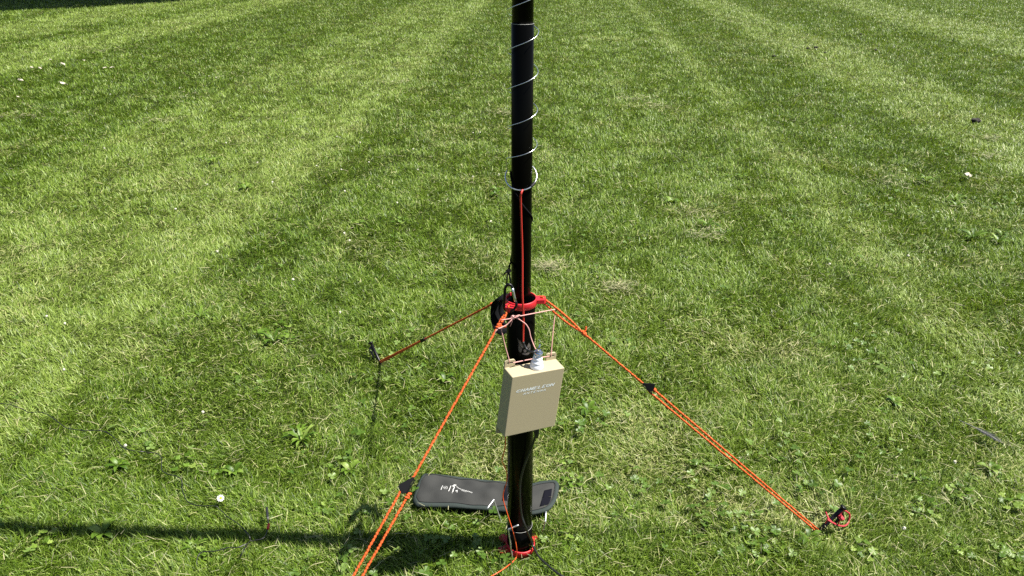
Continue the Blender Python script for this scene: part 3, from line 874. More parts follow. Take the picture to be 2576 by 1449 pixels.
# ------------------------------------------------------------------ pouch
PZ = 0.030
cp = lambda x, y: (1018.8 + x * .15625, 1169.8 + y * .15625)
outl = [(330, 141), (600, 158), (1000, 208), (1350, 246), (1650, 272), (1850, 300), (2000, 322), (2120, 300), (2260, 288), (2400, 296), (2452, 325), (2474, 380), (2462, 480), (2430, 600), (2380, 690), (2310, 752), (2200, 785), (2040, 800), (1850, 775), (1650, 742), (1300, 712), (1000, 688), (700, 668), (400, 662), (215, 655), (160, 618), (132, 565), (140, 500), (165, 430), (200, 320), (235, 240), (275, 175)]
def pz(x, y):                                    # lie of the canvas above the soil
    fx = (x - 130) / 2340
    sag = 0.006 * math.sin(fx * 9) * (1 if fx < .7 else .4)
    return PZ + sag + (0.010 if fx > 0.82 else 0) * min(1, (fx - .82) * 8 if fx > .82 else 0)
OUT = [G(*cp(x, y), PZ) for x, y in outl]
OUT2 = smooth_path(OUT, 6, closed=True)
pouch = thing('tool_pouch', (sum(p.x for p in OUT) / len(OUT), sum(p.y for p in OUT) / len(OUT), 0.0), 'dark grey canvas peg pouch with an open flap lying behind the mast', 'pouch')
def poly_in(P, x, y):
    c = False
    for i in range(len(P)):
        a, b = P[i], P[i - 1]
        if (a.y > y) != (b.y > y) and x < (b.x - a.x) * (y - a.y) / (b.y - a.y) + a.x: c = not c
    return c
POUT = np.array([(p.x, p.y) for p in OUT2])
def edge_dist(x, y):
    a = POUT; b = np.roll(POUT, -1, 0)
    d = b - a; t = np.clip(((x - a[:, 0]) * d[:, 0] + (y - a[:, 1]) * d[:, 1]) / (d ** 2).sum(1), 0, 1)
    return math.sqrt((((a + d * t[:, None]) - (x, y)) ** 2).sum(1).min())
flap_x = G(*cp(1600, 440), PZ).x
def canvas_z(x, y):
    e = edge_dist(x, y)
    full = 0.8 if x < flap_x else max(0.0, 1 - (x - flap_x) / .03)
    puff = (0.004 + 0.010 * full) * (1 - math.exp(-e / 0.028))
    wr = 0.0042 * full * math.sin(x * 95 + y * 30) * math.sin(y * 60 + 2) + 0.0015 * math.sin(x * 41 - y * 90) + 0.002 * full * math.sin(x * 22 + 1)
    return PZ + puff + wr * min(1, e / 0.012) + (0.012 * max(0, (x - flap_x - .05) / .1) if x > flap_x + .05 else 0)
def sheet(poly, lift, step=0.006, thick=None):   # a draped sheet over the pouch surface
    bmm = bmesh.new()
    vs = [bmm.verts.new((p.x, p.y, 0)) for p in poly]
    bmm.faces.new(vs)
    xs = [p.x for p in poly]; ysx = [p.y for p in poly]
    for lo, hi, nrm in ((min(xs), max(xs), (1, 0, 0)), (min(ysx), max(ysx), (0, 1, 0))):
        k = lo + step
        while k < hi - step * .3:
            bmesh.ops.bisect_plane(bmm, geom=bmm.verts[:] + bmm.edges[:] + bmm.faces[:], plane_co=(k, k, 0), plane_no=nrm)
            k += step
    for v in bmm.verts: v.co.z = canvas_z(v.co.x, v.co.y) + lift
    bmesh.ops.recalc_face_normals(bmm, faces=bmm.faces[:])
    if bmm.faces[0].normal.z < 0: bmesh.ops.reverse_faces(bmm, faces=bmm.faces[:])
    return bmm
bmm = sheet(OUT2, 0.0)
be = [e for e in bmm.edges if e.is_boundary]
ex = bmesh.ops.extrude_edge_only(bmm, edges=be)
low = [g for g in ex['geom'] if isinstance(g, bmesh.types.BMVert)]
for v in low: v.co.z = v.co.z - (0.005 if v.co.x < flap_x else 0.003)
be = [e for e in bmm.edges if e.is_boundary]
bmesh.ops.edgeloop_fill(bmm, edges=be)
me = bpy.data.meshes.new('canvas'); bmm.to_mesh(me); bmm.free()
link('canvas', me, M_pouch, pouch)
# edge binding: a ribbon along the outline
def inset(poly, d):
    out = []
    n = len(poly)
    for i in range(n):
        t = (poly[(i + 1) % n] - poly[i - 1]); t.z = 0; t.normalize()
        out.append(poly[i] + Vector((t.y, -t.x, 0)) * d)
    return out
area = sum(OUT2[i].x * OUT2[(i + 1) % len(OUT2)].y - OUT2[(i + 1) % len(OUT2)].x * OUT2[i].y for i in range(len(OUT2)))
sg = -1 if area > 0 else 1
inn = inset(OUT2, 0.0095 * sg)
oo = inset(OUT2, -0.0012 * sg)
mb = MB(); vs, fs = [], []
n = len(OUT2)
for i in range(n):
    hi = 0.0004 + 0.0003 * (i % 2)
    zc0 = canvas_z(inn[i].x, inn[i].y); ze = canvas_z(OUT2[i].x, OUT2[i].y)
    vs += [(inn[i].x, inn[i].y, zc0 + 0.0006), ((inn[i].x * .8 + oo[i].x * .2), (inn[i].y * .8 + oo[i].y * .2), zc0 + hi + .0006), (oo[i].x * .8 + inn[i].x * .2, oo[i].y * .8 + inn[i].y * .2, max(ze, PZ) + hi + .001), (oo[i].x, oo[i].y, ze - .002), (OUT2[i].x, OUT2[i].y, ze - .004)]
for i in range(n):
    i2 = (i + 1) % n
    for j in range(4): fs.append([i * 5 + j, i * 5 + j + 1, i2 * 5 + j + 1, i2 * 5 + j])
mb.add(vs, fs); mb.build('binding', M_trim, pouch)
st = inset(OUT2, 0.0108 * sg)
mb = MB(); mb.tube([Vector((p.x, p.y, canvas_z(p.x, p.y) + .0009)) for p in st], .0009, 5, closed=True); mb.build('seam', M_stitch, pouch)
def patch(name, pts, m, lift=.0012):
    bmm = sheet([G(*cp(x, y), PZ + .01) for x, y in pts], lift, .008)
    ex = bmesh.ops.extrude_edge_only(bmm, edges=[e for e in bmm.edges if e.is_boundary])
    for g in ex['geom']:
        if isinstance(g, bmesh.types.BMVert): g.co.z -= .002
    me = bpy.data.meshes.new(name); bmm.to_mesh(me); bmm.free()
    link(name, me, m, pouch)
patch('velcro_patch', [(1605, 325), (1840, 352), (1800, 598), (1562, 565)], M_velcro)
patch('velcro_patch', [(2242, 422), (2368, 400), (2345, 560), (2310, 640), (2168, 662)], M_velcro)
# printed pictograms
pm = MB(); lay = [0]
def pline(pts, wd):
    P = [G(*cp(x, y), PZ + .012) for x, y in pts]
    for a, b in zip(P[:-1], P[1:]):
        k = max(1, int((b - a).length / .005)); lay[0] += 1
        d = (b - a).normalized(); nn = Vector((-d.y, d.x, 0)) * wd / 2
        for i in range(k):
            q0, q1 = a.lerp(b, i / k), a.lerp(b, (i + 1) / k)
            vs = []
            for q in (q0 + nn, q0 - nn, q1 - nn, q1 + nn):
                vs.append(Vector((q.x, q.y, canvas_z(q.x, q.y) + .0007 + (lay[0] % 7) * .00002)))
            pm.add(vs, [[0, 1, 2, 3]])
U = .0007
pline([(608, 322), (580, 408)], .0016)
pline([(742, 338), (702, 410)], .0016)
def ell(cx, cy, a, b, n=14): return [(cx + a * math.copysign(abs(math.cos(t)) ** .7, math.cos(t)), cy + b * math.copysign(abs(math.sin(t)) ** .7, math.sin(t))) for t in np.linspace(0, 2 * PI, n)]
pline(ell(652, 366, 31, 19), U); pline([(632, 370), (668, 360)], U * 2)
pline([(775, 356), (800, 335), (828, 314)], .0016); pline([(812, 310), (760, 345)], .0016); pline([(790, 318), (785, 350)], .0015)
pline([(775, 376), (755, 430)], U); pline([(800, 350), (772, 400)], .0016); pline([(780, 372), (772, 412)], .0015)
pline([(812, 402), (845, 392)], .0020); pline([(838, 392), (838, 420)], .0018)
pline([(820, 335), (880, 368), (960, 392), (1085, 424)], U); pline([(830, 352), (890, 380), (960, 402), (1075, 432)], U); pline([(1085, 424), (1075, 432)], U)
pline([(905, 396), (940, 398), (990, 408), (1012, 418), (980, 426), (945, 416), (910, 402)], U); pline([(935, 404), (985, 414)], U); pline([(1012, 418), (1070, 418)], U)
pm.build('print', M_print, pouch, smooth=False)

# ------------------------------------------------------------------ wire in the grass with a red connector
gl = [(0, 205), (80, 215), (160, 245), (210, 270), (300, 268), (380, 310), (460, 370), (490, 385), (600, 400), (720, 400), (790, 425), (840, 470), (900, 530), (1000, 550), (1060, 555), (1140, 570), (1165, 610), (1165, 680), (1200, 710), (1300, 745), (1315, 830), (1350, 910), (1420, 940), (1550, 945), (1580, 965), (1650, 1030), (1720, 1075), (1790, 1150), (1808, 1195)]
ga = lambda x, y: (x / 1.802 * .6289, (1500 + y / 1.802) * .6289)
gb = lambda x, y: ((800 + x / 3.191) * .6289, (1850 + y / 3.191) * .6289)
gw = thing('ground_wire', G(*ga(900, 530)), 'thin black wire snaking through the grass to a red connector', 'wire')
zz = [.037 + .007 * math.sin(i * 1.7) for i in range(len(gl))]
p0 = G(*ga(0, 205), .03)
mb = MB()
mb.tube(smooth_path([p0 + Vector((-.5, .12, 0)), p0 + Vector((-.2, .03, 0))] + [G(*ga(x, y), z) for (x, y), z in zip(gl, zz)] + [G(*gb(700, 992), .034), G(*gb(800, 970), .034), G(*gb(845, 910), .036), G(*gb(862, 860), .040)], 6), .0014, 6)
mb.tube(smooth_path([G(*gb(640, 1000), .034), G(*gb(590, 1060), .036), G(*gb(545, 1140), .036), G(*gb(510, 1225), .026)], 6), .0013, 6)
mb.tube(smooth_path([G(*ga(1430, 1420), .015), G(*ga(1418, 1345), .028), G(*ga(1450, 1280), .034), G(*ga(1560, 1268), .036), G(*ga(1650, 1243), .036), G(*gb(480, 1085), .036), G(*gb(600, 1035), .034)], 6), .0013, 6)
mb.build('wire', M_coax, gw)
mb = MB(); mb.tube([G(*gb(866, 850), .040), G(*gb(871, 820), .042), G(*gb(878, 785), .044)], .0036, 10); mb.build('connector', M_redwire, gw)
mb = MB(); mb.tube(smooth_path([G(*gb(878, 785), .044), G(*gb(868, 735), .045), G(*gb(862, 680), .048), G(*gb(852, 575), .050)], 4), [.0016] * 6 + [.0034] * 7, 8); mb.build('plug', M_sleeve, gw)

# ------------------------------------------------------------------ feather
fp = lambda x, y: ((3600 + x / 1.802) * .6289, (1500 + y / 1.802) * .6289)
fe = thing('feather', G(*fp(580, 410)), 'dark grey bird feather lying in the grass', 'feather')
q0, q1 = G(*fp(425, 325), .034), G(*fp(722, 482), .040)
mb = MB(); mb.tube([q0, q0.lerp(q1, .4) + Vector((0, 0, .004)), q1.lerp(q0, .25) + Vector((0, 0, .004)), q1], [.0014, .0012, .0008, .0004], 6); mb.build('quill', M_quill, fe)
mb = MB()
d = (q1 - q0).normalized(); sd = Vector((-d.y, d.x, 0)).normalized()
for k in range(120):
    t = .36 + .64 * k / 120
    wd = .017 * math.sin(min(1, (t - .30) / .3) * PI / 2) * (1 - max(0, (t - .8) / .2) ** 2 * .8)
    for sgn in (1, -1):
        if random.random() < .12: continue
        b = q0.lerp(q1, t) + Vector((0, 0, .004 * math.sin(PI * t)))
        e = b + sd * sgn * wd * (1 if sgn > 0 else .55) * random.uniform(.7, 1.1) + d * .012 + Vector((0, 0, random.uniform(-.003, .003)))
        mb.add([b, b + d * .0016, e + Vector((0, 0, .0004)), e - d * .0010], [[0, 1, 2, 3]])
mb.build('vane', M_feather, fe, smooth=False)

# ------------------------------------------------------------------ lawn masks
pouch_mask = POUT
def in_poly_np(P, x, y):
    c = np.zeros(x.shape, bool)
    bb = (x > P[:, 0].min()) & (x < P[:, 0].max()) & (y > P[:, 1].min()) & (y < P[:, 1].max())
    xs, ysn = x[bb], y[bb]; cc = np.zeros(xs.shape, bool)
    for i in range(len(P)):
        a, b = P[i], P[i - 1]
        k = (a[1] > ysn) != (b[1] > ysn)
        with np.errstate(divide='ignore', invalid='ignore'):
            cc ^= k & (xs < (b[0] - a[0]) * (ysn - a[1]) / (b[1] - a[1] + 1e-12) + a[0])
    c[bb] = cc
    return c
def dry_field(x, y):
    d = 0.09 + 0.45 * sstep(.56, .82, vnoise(x, y, .4, 21, 3)) + 0.15 * sstep(.58, .78, vnoise(x, y, 1.6, 22, 2))
    spots = [((1635, 1090), .13, .13, .8), ((1620, 1180), .12, .07, .6), ((1850, 1270), .22, .07, .65), ((2000, 1310), .14, .05, .8), ((1850, 868), .16, .16, .5), ((1550, 735), .14, .14, .6), ((1130, 1270), .10, .05, .4), ((960, 1300), .12, .05, .4), ((1150, 840), .16, .12, .4),
             ((2050, 120), 1.2, 1.2, .35), ((1390, 682), .07, .07, .5), ((560, 745), .2, .2, .25), ((1000, 1230), .1, .08, .3), ((1290, 1170), .2, .08, .35), ((1450, 1300), .1, .05, .3), ((2450, 810), .35, .2, .3), ((900, 1390), .15, .04, .3)]
    for (px, py), rx, ry, a in spots:
        g = G(px, py)
        d = d + a * np.exp(-(((x - g.x) / rx) ** 2 + ((y - g.y) / ry) ** 2))
    return np.clip(d, 0, 1)
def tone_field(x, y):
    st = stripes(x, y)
    return np.clip(.42 + .125 * st + .16 * (vnoise(x, y, .9, 31, 4) - .5) + .34 * (vnoise(x, y, .11, 32, 2) - .5), 0, 1), st  # st term paints blade sheen: pale stripes get lighter colour, dark ones darker

YMIN, YMAX = 0.55, 27.0
def sample_lawn(n, power):
    """positions over the lawn, denser near the camera"""
    out_x, out_y = [], []
    lo, hi = YMIN + .55, YMAX
    u = RNG.random(n)
    # density over area ~ y^-power, strip half width ~ .80 y + .9
    yy = np.linspace(lo, hi, 4000)
    pdf = (0.80 * yy + .9) * yy ** -power
    cdf = np.cumsum(pdf); cdf /= cdf[-1]
    y = np.interp(u, cdf, yy)
    x = (RNG.random(n) * 2 - 1) * (0.80 * y + .9)
    return x, y
def blades(name, x, y, length, width, az, lean, curl, tone, dry, z0, m, label, cat):
    n = len(x)
    dx, dy = np.cos(az), np.sin(az)
    px_, py_ = -dy, dx                                  # across the blade
    tw = RNG.normal(0, .5, n)                           # twist of the blade about its own axis
    l1, l2 = lean, lean + curl
    wx, wy = px_ * np.cos(tw) , py_ * np.cos(tw)
    wz = np.sin(tw) * .6
    V = np.empty((n, 5, 3), np.float32)
    h = width / 2
    V[:, 0] = np.stack([x - wx * h, y - wy * h, z0 - wz * h], 1)
    V[:, 1] = np.stack([x + wx * h, y + wy * h, z0 + wz * h], 1)
    mx, my, mz = x + dx * np.sin(l1) * length * .55, y + dy * np.sin(l1) * length * .55, z0 + np.cos(l1) * length * .55
    V[:, 2] = np.stack([mx + wx * h * .9, my + wy * h * .9, mz + wz * h * .9], 1)
    V[:, 3] = np.stack([mx - wx * h * .9, my - wy * h * .9, mz - wz * h * .9], 1)
    ex_, ey_, ez_ = mx + dx * np.sin(l2) * length * .45, my + dy * np.sin(l2) * length * .45, np.maximum(mz + np.cos(l2) * length * .45, .002)
    V[:, 4] = np.stack([ex_, ey_, ez_], 1)
    me = bpy.data.meshes.new(name)
    me.vertices.add(n * 5)
    me.vertices.foreach_set('co', V.ravel())
    base = (np.arange(n) * 5)[:, None]
    loops = np.concatenate([base + np.array([[0, 1, 2, 3]]), base + np.array([[3, 2, 4]])], 1).astype(np.int32)
    me.loops.add(n * 7); me.loops.foreach_set('vertex_index', loops.ravel())
    me.polygons.add(n * 2)
    ls = ((np.arange(n) * 7)[:, None] + np.array([[0, 4]])).astype(np.int32)
    me.polygons.foreach_set('loop_start', ls.ravel())
    me.update(calc_edges=True)
    for nm, val in (('tone', tone), ('dry', dry)):
        a = me.attributes.new(nm, 'FLOAT', 'FACE')
        a.data.foreach_set('value', np.repeat(val.astype(np.float32), 2))
    o = link(name, me, m, None, False)
    me.polygons.foreach_set('use_smooth', np.ones(n * 2, bool))
    return tag(o, label, cat, None, 'stuff')

NB = 1900000
x, y = sample_lawn(NB, 1.75)
keep = ((x - X0) ** 2 + (y - Y0) ** 2 > .034 ** 2) & ~in_poly_np(pouch_mask, x, y)
x, y = x[keep], y[keep]
n = len(x)
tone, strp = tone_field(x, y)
dryp = dry_field(x, y)
tuft = vnoise(x, y, .10, 41, 3)
big = vnoise(x, y, .5, 42, 2)
length = (.019 + .024 * tuft ** 1.3 + .009 * big) * RNG.uniform(.6, 1.35, n)
near_pole = np.exp(-((x - X0) ** 2 + (y - Y0 + .03) ** 2) / .16 ** 2)
length *= 1 + .30 * near_pole + .20 * sstep(1.9, 1.3, y)
for q, rr in ((PEG_R, .07), (PEG_B, .06), (Vector((X0, Y0 - .03, 0)), .055)):
    length *= 1 - .62 * np.exp(-(((x - q.x) ** 2 + (y - q.y) ** 2) / rr ** 2) ** 2)
far = np.clip(y / 1.8, 1, None)
width = RNG.uniform(.0013, .0029, n) * far ** .62
length *= far ** .16
az = vnoise(x, y, .22, 43, 3) * 4 * PI + RNG.normal(0, 1.25, n)
# the mower lays each stripe along its own heading: away (+y) on the pale stripes, towards (-y) on the dark ones
k = .38 * np.clip(np.abs(strp), 0, 1)
ddx, ddy = np.cos(az) * (1 - k) + .06 * np.sign(strp) * k, np.sin(az) * (1 - k) + np.sign(strp) * k
az = np.arctan2(ddy, ddx)
lean = np.clip(RNG.normal(.76, .38, n) + .16 * np.clip(strp, 0, 1), .05, 1.45)
curl = RNG.normal(.45, .35, n)
isdry = RNG.random(n) < dryp * .28
dry = np.where(isdry, RNG.uniform(.5, 1, n), RNG.uniform(0, .10, n) + dryp * .10 + .07 * np.clip(strp, 0, 1))  # strp term pales light stripes: some straw, some blade sheen put into colour
lean = np.where(isdry, np.clip(lean + .5, .8, 1.5), lean)
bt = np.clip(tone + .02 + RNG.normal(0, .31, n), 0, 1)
z0 = np.where(isdry, RNG.uniform(.0, .016, n), 0)
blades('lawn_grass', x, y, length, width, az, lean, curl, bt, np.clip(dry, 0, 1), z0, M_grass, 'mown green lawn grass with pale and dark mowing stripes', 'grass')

# loose dry clippings lying on top
nc = 20000
x, y = sample_lawn(nc, 1.9)
kp = (RNG.random(nc) < .25 + dry_field(x, y)) & ~in_poly_np(pouch_mask, x, y)
x, y = x[kp], y[kp]
clumps = [(465, 248, .28), (402, 311, .22), (1390, 680, .09), (1372, 684, .06), (1555, 735, .07), (560, 196, .5), (75, 298, .3), (2488, 355, .16), (2240, 467, .2), (1750, 548, .18), (1590, 253, .2), (1376, 37, .9), (1640, 275, .16), (1768, 598, .12), (2470, 400, .16), (300, 130, .5), (1270, 290, .16), (1850, 60, .8), (1000, 212, .2), (1300, 292, .12)]
cxs, cys = [x], [y]
for px, py, rr in clumps:
    g = G(px, py); k = int(100)
    cxs.append(g.x + RNG.normal(0, rr * .55, k)); cys.append(g.y + RNG.normal(0, rr * .38, k))
x, y = np.concatenate(cxs), np.concatenate(cys); n = len(x)
far = np.clip(y / 1.8, 1, None)
blades('dry_clippings', x, y, RNG.uniform(.02, .055, n) * far ** .15, RNG.uniform(.0010, .0020, n) * far ** .6, RNG.uniform(0, 2 * PI, n), RNG.uniform(1.3, 1.62, n), RNG.normal(.08, .2, n),
       RNG.random(n), np.zeros(n), RNG.uniform(.02, .042, n), M_thatch, 'pale dry grass clippings scattered over the lawn', 'clippings')

# ------------------------------------------------------------------ clover and weeds
def leaf_mesh(mb, o, d, up, ln, wd, lobes=0, fold=.25):
    """a leaf from o along d, bending down; tone is stored per leaf afterwards"""
    s = d.cross(up).normalized()
    n = 6
    vs, fs = [], []
    for i in range(n + 1):
        t = i / n
        wv = math.sin(PI * min(1, t * .92 + .08)) ** .8 * wd * .5
        if lobes: wv *= 1 - .45 * (i % 2)
        c = o + d * ln * t + up * (ln * (.32 * math.sin(t * PI * .75) - .22 * t * t))
        vs += [c - s * wv + up * wv * fold, c, c + s * wv + up * wv * fold]
    for i in range(n):
        for j in range(2): fs.append([i * 3 + j, i * 3 + j + 1, i * 3 + j + 4, i * 3 + j + 3])
    mb.add(vs, fs)
    return len(fs)
def toned(me, counts, tones):
    a = me.attributes.new('tone', 'FLOAT', 'FACE')
    a.data.foreach_set('value', [t for c, t in zip(counts, tones) for _ in range(c)])
Z = Vector((0, 0, 1))
def weed_mesh(kind, seed):
    rd = random.Random(seed)
    mb = MB(); cnt, tn = [], []
    k = {'dandelion': 11, 'plantain': 7, 'mallow': 9}[kind]
    for i in range(k):
        a = 2 * PI * i / k + rd.uniform(-.4, .4)
        d = Vector((math.cos(a), math.sin(a), rd.uniform(.1, .5))).normalized()
        if kind == 'dandelion':
            cnt.append(leaf_mesh(mb, Vector((0, 0, .012)), d, Z, rd.uniform(.05, .10), rd.uniform(.013, .02), 1))
        elif kind == 'plantain':
            cnt.append(leaf_mesh(mb, Vector((0, 0, .014)), d, Z, rd.uniform(.045, .075), rd.uniform(.020, .030)))
        else:                                          # round scalloped leaves on stalks
            o = d * rd.uniform(.015, .06); o.z = rd.uniform(.028, .045)
            rr = rd.uniform(.009, .016)
            tl = Vector((rd.uniform(-.5, .5), rd.uniform(-.5, .5), 1)).normalized()
            e1 = tl.cross(Vector((1, 0, 0))).normalized(); e2 = tl.cross(e1)
            m_ = 18
            vs = [o]
            for j in range(m_):
                t = 2 * PI * j / m_
                q = rr * (1 + .12 * math.cos(t * 6)) * (1 if abs(t - PI) > .35 else .45)
                vs.append(o + (e1 * math.cos(t) + e2 * math.sin(t)) * q + tl * .0025 * math.cos(t * 6))
            sd_ = Vector((-d.y, d.x, 0)).normalized() * .0009
            fs_ = [[0, j + 1, (j + 1) % m_ + 1] for j in range(m_)]
            vs += [Vector((sd_.x, sd_.y, .004)), Vector((0, 0, 0))]
            fs_.append([0, m_ + 1, m_ + 2])
            mb.add(vs, fs_)
            cnt.append(m_ + 1)
        tn.append(rd.uniform(.0, 1))
    me = mb.mesh(kind + '_leaves')
    b2 = bmesh.new(); b2.from_mesh(me)
    roots = [v for v in b2.verts if v.co.length < 1e-6]
    if len(roots) > 1: bmesh.ops.pointmerge(b2, verts=roots, merge_co=(0, 0, 0))
    b2.to_mesh(me); b2.free()
    toned(me, cnt, tn)
    me.materials.append(M_weed)
    me.polygons.foreach_set('use_smooth', [True] * len(me.polygons))
    return me
WM = {k: [weed_mesh(k, s) for s in (1, 2, 3)] for k in ('dandelion', 'plantain', 'mallow')}
WL = {'dandelion': ('narrow lobed dandelion rosette growing in the lawn', 'dandelion_plant', 'dandelion rosettes in the lawn'),
      'plantain': ('broad oval leaved plantain growing in the lawn', 'plantain_plant', 'plantains in the lawn'),
      'mallow': ('low patch of round scalloped weed leaves in the lawn', 'round_leaf_weed', 'round leaved weeds in the lawn')}
wl = [('dandelion', 690, 865, 1.2), ('plantain', 1120, 962, 1.0), ('dandelion', 505, 805, 1.1), ('mallow', 665, 845, 1.0), ('dandelion', 760, 1115, 1.1), ('plantain', 880, 1190, .9), ('mallow', 1080, 1010, .9),
      ('mallow', 1240, 1240, .8), ('plantain', 590, 1195, .9), ('mallow', 470, 1175, 1.0), ('plantain', 300, 1180, .9), ('mallow', 120, 1365, .9), ('plantain', 260, 1350, 1.0), ('mallow', 520, 1400, .9), ('dandelion', 490, 1385, .8), ('mallow', 820, 1290, .8),
      ('mallow', 1445, 1230, 1.0), ('mallow', 1420, 1170, .8), ('mallow', 1370, 1070, .9), ('plantain', 1480, 1040, 1.0), ('mallow', 1440, 1380, .9), ('mallow', 1900, 1395, 1.1), ('plantain', 2035, 1365, .9), ('mallow', 2170, 1400, 1.0), ('mallow', 2330, 1290, 1.0), ('mallow', 2420, 1255, 1.1), ('mallow', 2540, 1280, 1.2), ('plantain', 2490, 1190, .9), ('mallow', 2300, 1210, .9),
      ('dandelion', 2330, 462, 1.5), ('dandelion', 2400, 510, 1.3), ('dandelion', 2445, 605, 1.4), ('dandelion', 2510, 615, 1.2), ('plantain', 1690, 515, 1.3), ('dandelion', 1780, 575, 1.3), ('mallow', 900, 570, 1.3), ('mallow', 1010, 565, 1.2), ('plantain', 1250, 485, 1.2), ('dandelion', 540, 415, 1.6), ('plantain', 620, 480, 1.3), ('mallow', 1860, 450, 1.3), ('plantain', 2250, 1020, .9), ('dandelion', 1600, 1290, .7), ('mallow', 2540, 1420, 1.2), ('mallow', 2420, 1400, 1.0)]
rw_ = random.Random(5)
for k, px, py, sc in list(wl):
    for q in range(rw_.choice((1, 2, 2, 3)) if py > 700 else 1):
        wl.append((k if rw_.random() < .6 else 'mallow', px + rw_.gauss(0, 34), py + rw_.gauss(0, 16), sc * rw_.uniform(.45, .85)))
wl = [q for q in wl if not poly_in(OUT2, *G(q[1], q[2])[:2]) and (G(q[1], q[2]) - BASE).length > .09]
for i, (k, px, py, sc) in enumerate(wl):
    lb, nm, gp = WL[k]
    o = bpy.data.objects.new(nm, WM[k][i % 3])
    COL.objects.link(o)
    o.location = G(px, py, .002)
    o.rotation_euler = (0, 0, random.uniform(0, 6.28)); o.scale = (sc * .68, sc * .68, sc * .66)
    tag(o, lb, 'weed', gp)
# clover: three leaflets on each stalk, far too many to count
mb = MB(); cnt, tn = [], []
nn = 9000
x, y = sample_lawn(nn, 2.2)
dens = sstep(.50, .72, vnoise(x, y, .35, 61, 3)) * (.35 + .65 * sstep(-.4, .8, x)) * (y < 6)
kp = (RNG.random(nn) < dens) & ~in_poly_np(pouch_mask, x, y) & ((x - X0) ** 2 + (y - Y0) ** 2 > .05 ** 2)
for xx, yy in zip(x[kp], y[kp]):
    hz = random.uniform(.024, .042); rr = random.uniform(.0045, .0085); a0 = random.uniform(0, 6.28)
    tl = Vector((random.uniform(-.4, .4), random.uniform(-.4, .4), 1)).normalized()
    e1 = tl.cross(Vector((1, 0, 0))).normalized(); e2 = tl.cross(e1)
    t_ = random.random()
    for q in range(3):
        a = a0 + q * 2 * PI / 3
        c = Vector((xx, yy, hz)) + (e1 * math.cos(a) + e2 * math.sin(a)) * rr
        vs = [c + (e1 * math.cos(a + b) + e2 * math.sin(a + b)) * rr * s_ + tl * z_ for b, s_, z_ in ((PI, 1, 0), (PI * .62, .85, .001), (PI * .3, .98, .002), (0, .85, .0005), (-PI * .3, .98, .002), (-PI * .62, .85, .001))]
        mb.add(vs, [[0, 1, 2, 3], [0, 3, 4, 5]])
        cnt.append(2); tn.append(t_)
me = mb.mesh('clover_leaves'); toned(me, cnt, tn)
tag(link('clover', me, M_clover, None, False), 'small three part clover leaves spread through the grass', 'clover', None, 'stuff')

# ------------------------------------------------------------------ flowers, scraps, soil lumps
dz = thing('daisy', G(556, 1262), 'white daisy with a yellow centre standing in the lawn', 'flower')
hc = G(555, 1253, .046)
fn = (VIEW(hc) + Vector((.4, 0, .7))).normalized()
e1 = fn.cross(Vector((1, 0, 0))).normalized(); e2 = fn.cross(e1)
mb = MB()
for q in range(17):
    a = 2 * PI * q / 17 + random.uniform(-.08, .08); a_ = Vector(e1 * math.cos(a) + e2 * math.sin(a)); b_ = Vector(e2 * math.cos(a) - e1 * math.sin(a))
    R1 = random.uniform(.0098, .0115)
    mb.add([hc + a_ * .003, hc + a_ * R1 * .6 + b_ * .0013 + fn * .001, hc + a_ * R1 + fn * .0002 * q / 17, hc + a_ * R1 * .6 - b_ * .0013 + fn * .001], [[0, 1, 2, 3]])
mb.build('petals', M_petal, dz, False)
Mf = frame(hc, e1, e2)
if (Mf.to_3x3() @ Z).dot(fn) < 0: Mf = frame(hc, e2, e1)
mb = MB(); mb.lathe([(.0036, 0), (.0038, .001), (.003, .0022), (.0012, .003)], Mf, 14); mb.build('flower_centre', M_yolk, dz)
mb = MB(); mb.tube(smooth_path([G(556, 1264), G(556, 1259, .02), hc]), .0009, 6); mb.build('stem', M_stem, dz)

def head_mesh():
    b2 = bmesh.new(); bmesh.ops.create_icosphere(b2, subdivisions=2, radius=.0075)
    for v in b2.verts: v.co *= random.uniform(.75, 1.15); v.co.z = v.co.z * .8 + .042
    me = bpy.data.meshes.new('flower_head'); b2.to_mesh(me); b2.free(); me.materials.append(M_clover_fl); return me
HM = [head_mesh() for _ in range(3)]
fl = [(266, 385), (571, 371), (650, 422), (688, 472), (798, 430), (860, 440), (1040, 387), (907, 370), (849, 355), (527, 199), (545, 203), (838, 238), (869, 495), (1000, 525), (1052, 440), (1190, 345), (1208, 344), (1190, 458), (524, 478), (445, 541), (881, 622), (868, 603), (1184, 155), (1235, 573), (950, 248), (280, 246), (454, 230), (929, 421), (1255, 452),
      (1803, 269), (2100, 358), (2146, 202), (2115, 328), (1460, 35), (2083, 682), (2280, 661), (2393, 1188), (2265, 1357), (2136, 327), (2153, 207), (124, 816), (170, 835), (168, 953), (516, 1061), (323, 1147), (858, 806), (2555, 910), (740, 722), (550, 650)]
for i, (px, py) in enumerate(fl):
    o = bpy.data.objects.new('clover_flower', HM[i % 3]); COL.objects.link(o)
    g = G(px, py + 2); o.location = (g.x, g.y, 0)
    s_ = .85 if g.y < 4 else min(.95, .62 + g.y * .03)
    o.scale = (s_ * (.75 if g.y < 3 else 1), s_ * (.75 if g.y < 3 else 1), 1)
    o.rotation_euler = (0, 0, random.uniform(0, 6))
    tag(o, 'tiny white clover flower head dotted in the lawn', 'flower', 'white clover flowers in the lawn')
